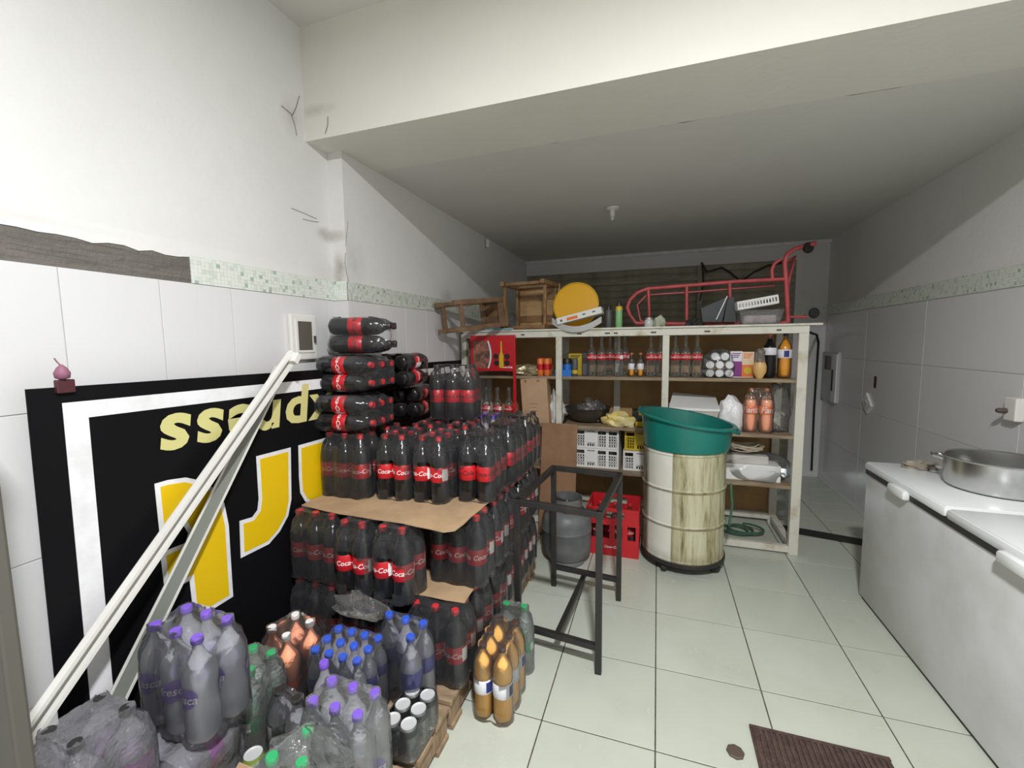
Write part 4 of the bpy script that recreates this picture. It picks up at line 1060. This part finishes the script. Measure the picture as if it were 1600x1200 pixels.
mb = MB(); mb.add([(-.15, -.10, 0), (.15, -.10, 0), (.15, .1, 0), (-.15, .1, 0), (-.18, -.12, .16), (.18, -.12, .15), (.18, .12, .16), (-.18, .12, .17)], [(0, 3, 2, 1), (0, 1, 5, 4), (1, 2, 6, 5), (2, 3, 7, 6), (3, 0, 4, 7)])
mb.build('tub', M_sack, t)
mb = MB(); mb.add([(-.185, -.125, .155), (-.06, -.128, .15), (.07, -.128, .145), (.185, -.125, .148), (.18, .13, .235), (-.15, .13, .26), (-.185, -.12, .17), (.185, -.12, .163)], [(0, 1, 2, 3, 7, 6), (6, 7, 4, 5), (0, 6, 5), (3, 4, 7)])
mb.build('cover', M_styro, t)
crumple('white_sack', (at(1142, 640, Y=3.68).x, 3.69, S2), (.10, .08, .26), M_whitefilm, 'white plastic sack beside the orange soda bottles', 'bag', seed=31, rough=.14)
pack('fanta_pack', 'fantabig', grid(2, 1, .105), (at(1185, 640, Y=3.64).x, 3.645, S2), 'two large orange soda bottles wrapped on the middle shelf', None, openings=False, spin=[-PI / 2, -PI / 2 + .4])
crumple('clear_bag', (at(1222, 640, Y=3.68).x - .02, 3.72, S2), (.085, .09, .38), M_bag, 'clear plastic bag against the right shelf post', 'bag', seed=33, rough=.16)
# --- lower shelf: crates
def vent_crate(name, x, y, z, w, d, h, mat, label, group=None, cols=9):
    t = thing(name, label, 'crate', (x, y, z), group=group)
    th = .006
    for sy in (-1, 1):
        mb = MB(); yy = sy * d / 2
        mb.bb(-w / 2, w / 2, yy - th / 2, yy + th / 2, 0, h * .1).bb(-w / 2, w / 2, yy - th / 2, yy + th / 2, h * .9, h)
        mb.bb(-w / 2, w / 2, yy - th / 2, yy + th / 2, h * .66, h * .72)
        for f in (.24, .38, .52): mb.bb(-w / 2, w / 2, yy - th / 2, yy + th / 2, h * f, h * f + .006)
        for k in range(cols * 2 + 1):
            u = -w / 2 + w * k / (cols * 2); mb.bb(max(-w / 2, u - .0035), min(w / 2, u + .0035), yy - th / 2, yy + th / 2, h * .1, h * .66)
        for k in range(5):
            u = -w / 2 + w * k / 4; mb.bb(max(-w / 2, u - .012), min(w / 2, u + .012), yy - th / 2 - .001, yy + th / 2, h * .1, h * .9)
        mb.build('side_wall', mat, t)
    for sx in (-1, 1): MB().bb(sx * w / 2 - th / 2, sx * w / 2 + th / 2, -d / 2, d / 2, 0, h).build('end_wall', mat, t)
    MB().bb(-w / 2, w / 2, -d / 2, d / 2, 0, .006).build('base', mat, t)
    MB().bb(-w * .27, -w * .02, -d / 2 - .005, -d / 2 - .002, h * .30, h * .86).build('plate', mat, t)
    return t
xw = at(932, 700, Y=3.62).x
vent_crate('white_crate', xw, 3.80, S3 + .001, .36, .36, .165, M_styro, 'white vented plastic crate, the lower of two stacked on the lower shelf')
vent_crate('white_crate', xw, 3.80, S3 + .168, .36, .36, .165, M_styro, 'white vented plastic crate, the upper of two stacked on the lower shelf')
xy = at(990, 700, Y=3.62).x + .10
vent_crate('white_crate', xy, 3.80, S3 + .001, .36, .36, .165, M_styro, 'white vented plastic crate under the yellow crate')
vent_crate('yellow_crate', xy, 3.80, S3 + .168, .34, .34, .165, M_yelplastic, 'yellow vented plastic crate stacked on a white crate')
t = thing('foam_box', 'white foam box wrapped in plastic on the lower shelf right end', 'box', (at(1175, 740, Y=3.60).x + .02, 3.70, S3))
MB().bb(-.26, .17, -.11, .16, 0, .125, 0, .008).build('box', M_styro, t)
MB().bb(-.26, .09, -.09, .15, .125, .19, 0, .008).build('upper_tray', M_sack, t)
crumple_o = crumple('film', (0.0, .0, -.001), (.27, .15, .22), M_film, '', 'x', seed=41, rough=.08)
del crumple_o['label']; del crumple_o['category']; crumple_o.parent = t
mb = MB()
for k in range(7):
    ph = random.uniform(0, 6); pts = []
    for i in range(14):
        a = i / 13 * 2 * PI; pts.append((math.cos(a + ph) * (.11 + .02 * math.sin(3 * a)), math.sin(a + ph) * .07, .012 + .006 * k + .010 * math.sin(2 * a + k)))
    mb.tube(pts, .004, 5)
o = mb.build('rope_bundle', M_rope, None, 50, (at(1165, 700, Y=3.66).x, 3.68, S3 + .215)); tag(o, 'tangled pale rope bundle on top of the foam box', 'rope')
# hose on floor under shelf
mb = MB(); pts = []
for i in range(60):
    a = i / 59 * 4.6 * PI; pts.append((.62 + (.11 + .015 * math.sin(a * .7)) * math.cos(a) + .002 * i, 3.84 + .09 * math.sin(a), .012 + .0006 * i))
mb.tube(pts, .010, 6); tag(mb.build('garden_hose', M_hose, None, 50), 'dark green garden hose coiled on the floor under the shelf', 'hose')

# ------------------------------------------------------------------ red cola display rack at the shelf's left end
rx0, rx1 = at(735, 550, Y=3.44).x, at(804, 550, Y=3.44).x
t = thing('cola_display', 'red cola display rack with printed sign panel by the shelf left end', 'display rack', ((rx0 + rx1) / 2, 3.46, 0))
w = (rx1 - rx0) / 2; zt, zb = at(770, 524, Y=3.44).z, at(770, 580, Y=3.44).z
for sx in (-1, 1): MB().beam((sx * (w - .008), 0, 0), (sx * (w - .008), 0, zt), .022, .022).build('post', M_redplastic, t)
MB().bb(-w, w, -.015, .012, zb, zt, 0, .003).build('sign_panel', M_redplastic, t)
sg = MB().bb(-w + .02, w - .02, -.017, -.015, zb + .02, zt - .035).build('sign_print', M_redbright, t)
mb = MB(); zz0, zz1 = zb + .025, zt - .045; n = 10
dark = [(-w + .025, zz0), (-w + .025, zz1)] + [(-.045 + .03 * math.sin(i / n * PI * .9) - .01 * i / n, zz1 + (zz0 - zz1) * i / n) for i in range(n + 1)]
XZ = Matrix(((1, 0, 0, 0), (0, 0, -1, 0), (0, 1, 0, 0), (0, 0, 0, 1)))
MB().prism(dark, .0172, .018, 0, XZ).build('dark_print', pm('sign_food', (.09, .06, .035), .4, var=(.45, .16, .12), vscale=22), sg)
crv = [(-.045 + .03 * math.sin(i / n * PI * .9) - .01 * i / n, zz1 + (zz0 - zz1) * i / n) for i in range(n + 1)]
MB().prism(crv + [(x + .014, z) for x, z in crv[::-1]], .0172, .0185, 0, XZ).build('cream_swoosh', M_lblwhite, sg)
cx = .055
MB().prism([(cx + .008, zz0 + .005), (cx + .046, zz0 + .005), (cx + .046, zz0 + .11), (cx + .034, zz0 + .14), (cx + .032, zz1 - .005), (cx + .022, zz1 - .005), (cx + .020, zz0 + .14), (cx + .008, zz0 + .11)], .0172, .0187, 0, XZ).build('bottle_print', M_yelplastic, sg)
for dx, dz in ((-.022, .10), (-.018, .045), (.078, .10), (.076, .045)):
    MB().lathe([(0, 0), (.025, 0), (.025, .001), (0, .001)], 14, 0, Matrix.Translation((cx + dx, -.0172, zz0 + dz)) @ Matrix.Rotation(PI / 2, 4, 'X')).build('disc_print', M_capblack, sg)
vs, fs = text_geo('Coca-Cola', .022, .25, .0006); MB().add([(x + w - .07, -.0178, zb + .028 + y) for x, y, _ in vs], fs).build('lettering', M_txtwhite, sg)
zsh = .885
MB().bb(-w, w, -.10, .05, zsh - .03, zsh - .012).build('tray', M_redplastic, t)
mb = MB(); mb.bb(w + .0, w + .02, -.09, -.03, zsh - .2, zsh + .16).lathe([(.045, 0), (.045, .018)], 16, 0, Matrix.Translation((w + .0, -.05, zsh + .16)) @ Matrix.Rotation(PI / 2, 4, 'Y')); mb.build('side_panel', M_redplastic, t)
MB().bb(-w, w, -.015, .0, 0.0, .10).build('base_panel', M_redplastic, t)
for i in range(4):
    b = thing('display_bottle', 'clear cola bottle with red label standing in the red display rack', 'bottle', ((rx0 + rx1) / 2 - w + .048 + i * (2 * w - .09) / 3, 3.405, zsh - .012), group='bottles in the red display')
    add_bottle('glass', b, (0, 0, 0), (0, 0, -PI / 2 + random.uniform(-.6, .6)))

# ------------------------------------------------------------------ things on top of the shelf
def stool(name, loc, rot, label, woods, s=.36, h_=None):
    """square wooden stool; local z is its own up axis"""
    t = thing(name, label, 'stool', loc, rot)
    H = h_ or s
    MB().box((0, 0, H - .012), (s, s, .024), 0, None, .004).build('seat', woods[1], t)
    for k in range(2): MB().box((0, (-1) ** k * s * .24, H - .0295), (s * .9, .06, .011)).build('seat_batten', woods[0], t)
    h = s / 2 - .022
    for sx in (-1, 1):
        for sy in (-1, 1): MB().box((sx * h, sy * h, (H - .024) / 2), (.038, .038, H - .026), 0, None, .004).build('leg', woods[0], t)
    for sx in (-1, 1):
        MB().box((sx * h, 0, H - .06), (.022, 2 * h - .036, .05), 0, None, .003).build('apron', woods[0], t)
        MB().box((sx * h, 0, .07), (.026, 2 * h - .036, .03), 0, None, .003).build('stretcher', woods[0], t)
        MB().box((0, sx * h, H - .06), (2 * h - .036, .022, .05), 0, None, .003).build('apron', woods[0], t)
        MB().box((0, sx * h, .07), (2 * h - .036, .026, .03), 0, None, .003).build('stretcher', woods[0], t)
    return t
q = at(818, 475, Y=3.62)
stool('wooden_stool', (q.x, 3.56, STOP + .211), (math.radians(-90), 0, math.radians(-7)), 'tan wooden stool lying on its side on the shelf top', (M_stool, M_stoolseat), .42, .40)
za = Vector((.20, .50, .06)).normalized(); xa = Vector((.93, -.37, .04)); xa = (xa - za * xa.dot(za)).normalized(); ya = za.cross(xa)
rm = Matrix((xa, ya, za)).transposed()
stool('wooden_stool', (-1.545, 3.02, STOP + .088), rm.to_euler(), 'dark wooden stool tipped over at the shelf top corner by the left wall', (M_stooldark, M_stool), .25, .58)
q = at(735, 510, Y=3.46)
t = MB().box((0, 0, 0), (.30, .05, .014), 0, None, .002).build('blue_strip', M_ltblue, None, 0, (-1.32, 3.545, STOP + .008)); t.rotation_euler = (0, 0, math.radians(-14))
tag(t, 'light blue strip under the tipped dark stool on the shelf top', 'strip')
q = at(900, 462, Y=3.70)
t = thing('yellow_disc', 'round yellow metal tray leaning upright on the shelf top', 'tray', (q.x, 3.66, STOP), (math.radians(-10), 0, 0))
MB().lathe([(0, 0), (.185, 0), (.19, .004), (.19, .014), (.182, .014), (.18, .008), (0, .008)], 48, 0, Matrix.Translation((0, 0, .205)) @ Matrix.Rotation(PI / 2, 4, 'X')).build('disc', M_yellowd, t, 35)
MB().lathe([(.186, -.002), (.194, .002), (.194, .014), (.186, .018)], 48, 0, Matrix.Translation((0, 0.002, .205)) @ Matrix.Rotation(PI / 2, 4, 'X'), False).build('rim', M_yelplastic, t, 35)
q = at(903, 490, Y=3.50)
mb = MB()
t = thing('curved_strips', 'bundle of grey curved plastic strips overhanging the shelf top front', 'strips', (q.x - .02, 3.55, STOP + .02))
for k in range(3):
    pts = []
    for i in range(13):
        a = PI * (1.17 + .66 * i / 12); u = (i - 6) / 6; pts.append((.20 * u, -.062 + .055 * u * u, -.045 + .075 * u * u + .016 * k))
    MB().tube(pts, .009, 6).build('strip', M_ltgrey, t, 50)
t = thing('printed_box', 'flat white printed box resting across the grey strips', 'box', (at(905, 490, Y=3.50).x, 3.50, STOP + .095), (0, math.radians(-13), 0))
MB().bb(-.185, .185, -.02, .12, -.022, .03, 0, .003).build('box', M_offwhite, t)
MB().bb(-.10, -.01, -.0212, -.02, -.012, .012).build('print', M_orange, t)
mb = MB()
for u in (.03, .11): mb.bb(u, u + .025, -.0212, -.02, .0, .010)
mb.bb(-.155, -.138, -.0212, -.02, -.008, .010); mb.build('print_dark', M_dkgrey, t)
def spray(px, Y, h, bodym, capm, bandm, label):
    t = thing('spray_can', label, 'spray can', (at(px, 490, Y=Y).x, Y, STOP))
    MB().lathe([(.024, 0), (.027, .004), (.027, h * .72), (.022, h * .78)], 16).build('body', bodym, t, 40)
    MB().lathe([(.0275, h * .64), (.0275, h * .74), (.0225, h * .79)], 16, 0, None, False).build('band', bandm, t, 40)
    MB().lathe([(.021, h * .78), (.021, h * .92), (.012, h)], 16).build('cap', capm, t, 40)
spray(951, 3.62, .185, M_dkgrey, M_capblack, M_dkgrey, 'grey spray can with black cap on the shelf top')
spray(967, 3.60, .215, M_spraygreen, M_capblack, M_yelplastic, 'green spray can with yellow band and black cap on the shelf top')
# red hand truck lying on edge
HY = 3.80
t = thing('hand_truck', 'red tubular hand truck lying on its edge on the shelf top', 'hand truck', (at(1110, 470, Y=HY).x, HY, STOP))
O = Vector((at(1110, 470, Y=HY).x, HY, STOP))
def hp(px, py, dy=0.0):
    q = at(px, py, Y=HY); return Vector((q.x, HY + dy, max(q.z, STOP + .016))) - O
MB().tube([hp(1228, 436), hp(1150, 440), hp(1075, 446), hp(1012, 451), hp(996, 457), hp(985, 468), hp(980, 480), hp(984, 492), hp(994, 505), hp(1075, 506), hp(1150, 506), hp(1228, 506)], .015, 8).build('main_frame', M_pinkred, t, 60)
for a_, b_ in (((1013, 451), (1015, 505)), ((1073, 446), (1073, 506)), ((1140, 441), (1142, 506))): MB().tube([hp(*a_), hp(*b_)], .012, 8).build('cross_bar', M_pinkred, t, 60)
MB().tube([hp(1010, 459, .09), hp(1075, 455, .09), hp(1215, 444, .09)], .009, 6).build('back_rail', M_pinkred, t, 60)
MB().tube([hp(1010, 459, .09), hp(995, 475, .09), hp(1000, 500, .09), hp(1020, 506, .09)], .009, 6).build('back_rail', M_pinkred, t, 60)
MB().tube([hp(1231, 506), hp(1229, 450), hp(1226, 410), hp(1230, 397), hp(1242, 389), hp(1262, 383), hp(1275, 380)], .017, 8).build('upright', M_pinkred, t, 60)
MB().tube([hp(1207, 438), hp(1206, 422), hp(1210, 412), hp(1220, 405)], .013, 8).build('handle', M_pinkred, t, 60)
MB().tube([hp(1226, 412, .0), hp(1250, 396, .12), hp(1244, 430, .18), hp(1236, 470, .15)], .010, 6).build('brace', M_pinkred, t, 60)
MB().tube([hp(1230, 495), hp(1262, 495)], .010, 6).build('axle', M_pinkred, t, 60)
for px, py in ((1263, 387), (1272, 489)):
    q = hp(px, py); q.z = max(q.z, .04)
    MB().lathe([(.012, -.018), (.034, -.016), (.04, -.006), (.04, .006), (.034, .016), (.012, .018)], 20, 0, Matrix.Translation(q) @ Matrix.Rotation(PI / 2, 4, 'X') @ Matrix.Rotation(.5, 4, 'Y')).build('wheel', M_rubber, t, 40)
# small things inside the hand truck
t = thing('glass_jar', 'small silver-lidded glass jar on the shelf top by the hand truck', 'jar', (at(1014, 490, Y=3.66).x, 3.66, STOP))
MB().lathe([(.03, 0), (.035, .01), (.035, .05), (.028, .06)], 16).build('jar', M_canopy, t, 40); MB().lathe([(.03, .06), (.03, .075), (0, .077)], 16).build('lid', M_glint, t, 40)
crumple('cloth_ball', (at(1031, 490, Y=3.66).x, 3.66, STOP), (.05, .05, .09), pm('pale_green_cloth', (.45, .47, .36), .8, var=(.30, .34, .24), vscale=18), 'pale green bunched cloth beside the glass jar', 'cloth', seed=51, rough=.12)
crumple('black_cable_heap', (at(1087, 492, Y=3.68).x, 3.70, STOP), (.06, .04, .06), M_rubber, 'small black cable heap before the tilted black tray', 'cable', seed=53, rough=.35)
xb = at(1120, 485, Y=3.68).x
t = thing('black_tray', 'two black shallow trays propped open like a wedge on shelf top', 'tray', (xb, 3.68, STOP))
def tray_poly(pts):
    out = []
    for px, py in pts:
        q = at(px, py, Y=3.68); out.append((q.x - xb, max(q.z - STOP, .0)))
    return out
XZY = Matrix(((1, 0, 0, 0), (0, 0, 1, 0), (0, 1, 0, 0), (0, 0, 0, 1)))
M_tray = pm('black_tray', (.03, .033, .036), .45)
MB().prism(tray_poly([(1095, 482), (1137, 464), (1128, 503), (1098, 503)]), 0, .07, 0, XZY).build('lid', M_tray, t)
MB().prism(tray_poly([(1137, 470), (1131, 503), (1151, 503), (1147, 464), (1142, 464)]), .02, .10, 0, XZY).build('base', M_tray, t)
a_, b_ = tray_poly([(1119, 500), (1136, 463)])
MB().beam((a_[0], -.006, a_[1] + .004), (b_[0], -.006, b_[1]), .006, .006).build('rod', M_txtwhite, t)
xb = at(1185, 480, Y=3.66).x
t = thing('clear_tub', 'clear plastic tub of small things on the shelf top', 'tub', (xb, 3.67, STOP))
mb = MB(); mb.add([(-.12, -.09, 0), (.12, -.09, 0), (.12, .09, 0), (-.12, .09, 0), (-.14, -.1, .105), (.15, -.1, .105), (.15, .1, .105), (-.14, .1, .105)], [(0, 3, 2, 1), (0, 1, 5, 4), (1, 2, 6, 5), (2, 3, 7, 6), (3, 0, 4, 7)])
mb.build('tub', M_filmgrey, t)
MB().bb(-.11, .11, -.08, .08, .004, .07, 0, .02).build('contents', pm('tub_contents', (.33, .28, .26), .7, var=(.45, .40, .38), vscale=20), t)
t = thing('white_basket', 'white slotted plastic basket tilted on top of clear tub', 'basket', (xb - .015, 3.67, STOP + .131), (0, math.radians(-9), 0))
mb = MB()
for sy in (-1, 1):
    mb.bb(-.13, .13, sy * .085 - .004, sy * .085 + .004, 0, .014).bb(-.13, .13, sy * .085 - .004, sy * .085 + .004, .045, .06)
    for k in range(14): u = -.127 + k * .0195; mb.bb(u - .004, u + .004, sy * .085 - .004, sy * .085 + .004, .014, .045)
for sx in (-1, 1): mb.bb(sx * .13 - .004, sx * .13 + .004, -.085, .085, 0, .06)
mb.build('wall', M_styro, t); MB().bb(-.13, .13, -.085, .085, -.003, .002).build('base', M_styro, t)

# ------------------------------------------------------------------ chest freezer
FX0, FX1, FY0, FY1, FZ = 1.196, 1.760, 1.53, 3.085, .844
fr = thing('chest_freezer', 'long white two-lid chest freezer along the right tiled wall', 'freezer', ((FX0 + FX1) / 2, (FY0 + FY1) / 2, 0))
def fl(mb, name, mat, sm=0, par=None):
    mb.v = [(a - (FX0 + FX1) / 2, b - (FY0 + FY1) / 2, c) for a, b, c in mb.v]; return mb.build(name, mat, par or fr, sm)
fl(MB().bb(FX0 + .012, FX1, FY0, FY1, .012, .775, 0, .008), 'body', M_freezer, 40)
fl(MB().bb(FX0 + .007, FX1 - .005, FY0 + .003, FY1 - .003, .772, .800), 'gasket', M_gasket)
for xx in (FX0 + .05, FX1 - .06):
    for yy in (FY0 + .05, FY1 - .06): fl(MB().bb(xx, xx + .04, yy, yy + .04, 0, .014), 'foot', M_gasket)
YM = 2.318
for ya, yb in ((YM + .003, FY1 + .004), (FY0 - .004, YM - .003)):
    lid = fl(MB().bb(FX0, FX1, ya, yb, .797, FZ, 0, .016), 'lid', M_freezerlid, 40)
    fl(MB().bb(FX0 + .012, FX1 - .02, ya + .014, yb - .014, FZ - .006, FZ + .0015, 0, .003), 'lid_panel', M_freezerlid, 40, lid)
    ym = (ya + yb) / 2
    fl(MB().bb(FX0 - .022, FX0 + .02, ym - .10, ym + .06, .768, .815, 0, .012), 'lid_handle', M_freezerlid, 40, lid)
t = thing('aluminium_pot', 'wide shallow aluminium pot with side handle on the freezer lid', 'pot', (1.565, 2.66, FZ + .002))
MB().lathe([(0, 0), (.165, 0), (.183, .012), (.190, .04), (.194, .145), (.201, .151), (.197, .155), (.190, .15), (.184, .04), (.16, .01), (0, .008)], 48).build('bowl', M_alu, t, 35)
for a in (2.5, 2.5 - PI * 1.2):
    c_, s_ = math.cos(a), math.sin(a)
    def hpos(r, da, z): return (r * math.cos(a + da), r * math.sin(a + da), z)
    MB().tube([hpos(.191, -.2, .12), hpos(.226, -.17, .128), hpos(.238, 0, .132), hpos(.226, .17, .128), hpos(.191, .2, .12)], .007, 8).build('handle', M_alu, t, 60)
q = at(1437, 733, Z=FZ)
o = crumple('rag', (q.x, q.y + .01, FZ + .001), (.075, .045, .045), M_rag, 'crumpled grey brown rag on the freezer lid beside the pot', 'rag', seed=61, rough=.3)

# ------------------------------------------------------------------ floor things
t = thing('door_mat', 'dark brown ribbed rubber mat on the tiled floor', 'mat', (.62, 1.55, 0))
MB().bb(-.235, .235, -.30, .30, 0.0, .008, 0, .002).build('base', M_mat, t)
for k in range(23):
    u = -.22 + .02 * k
    MB().bb(u - .005, u + .005, -.285, .285, .008, .014).build('rib', M_mat, t)
MB().bb(-.235, .235, .285, .30, .008, .013).build('edge', M_mat, t)
q = at(1149, 1176, Z=0)
t = thing('drain_cap', 'small dark octagonal cap lying on the floor beside the mat', 'cap', (q.x, q.y, 0))
MB().lathe([(.032, 0), (.032, .006), (.028, .009), (0, .009)], 8).build('cap', M_brownplastic, t)
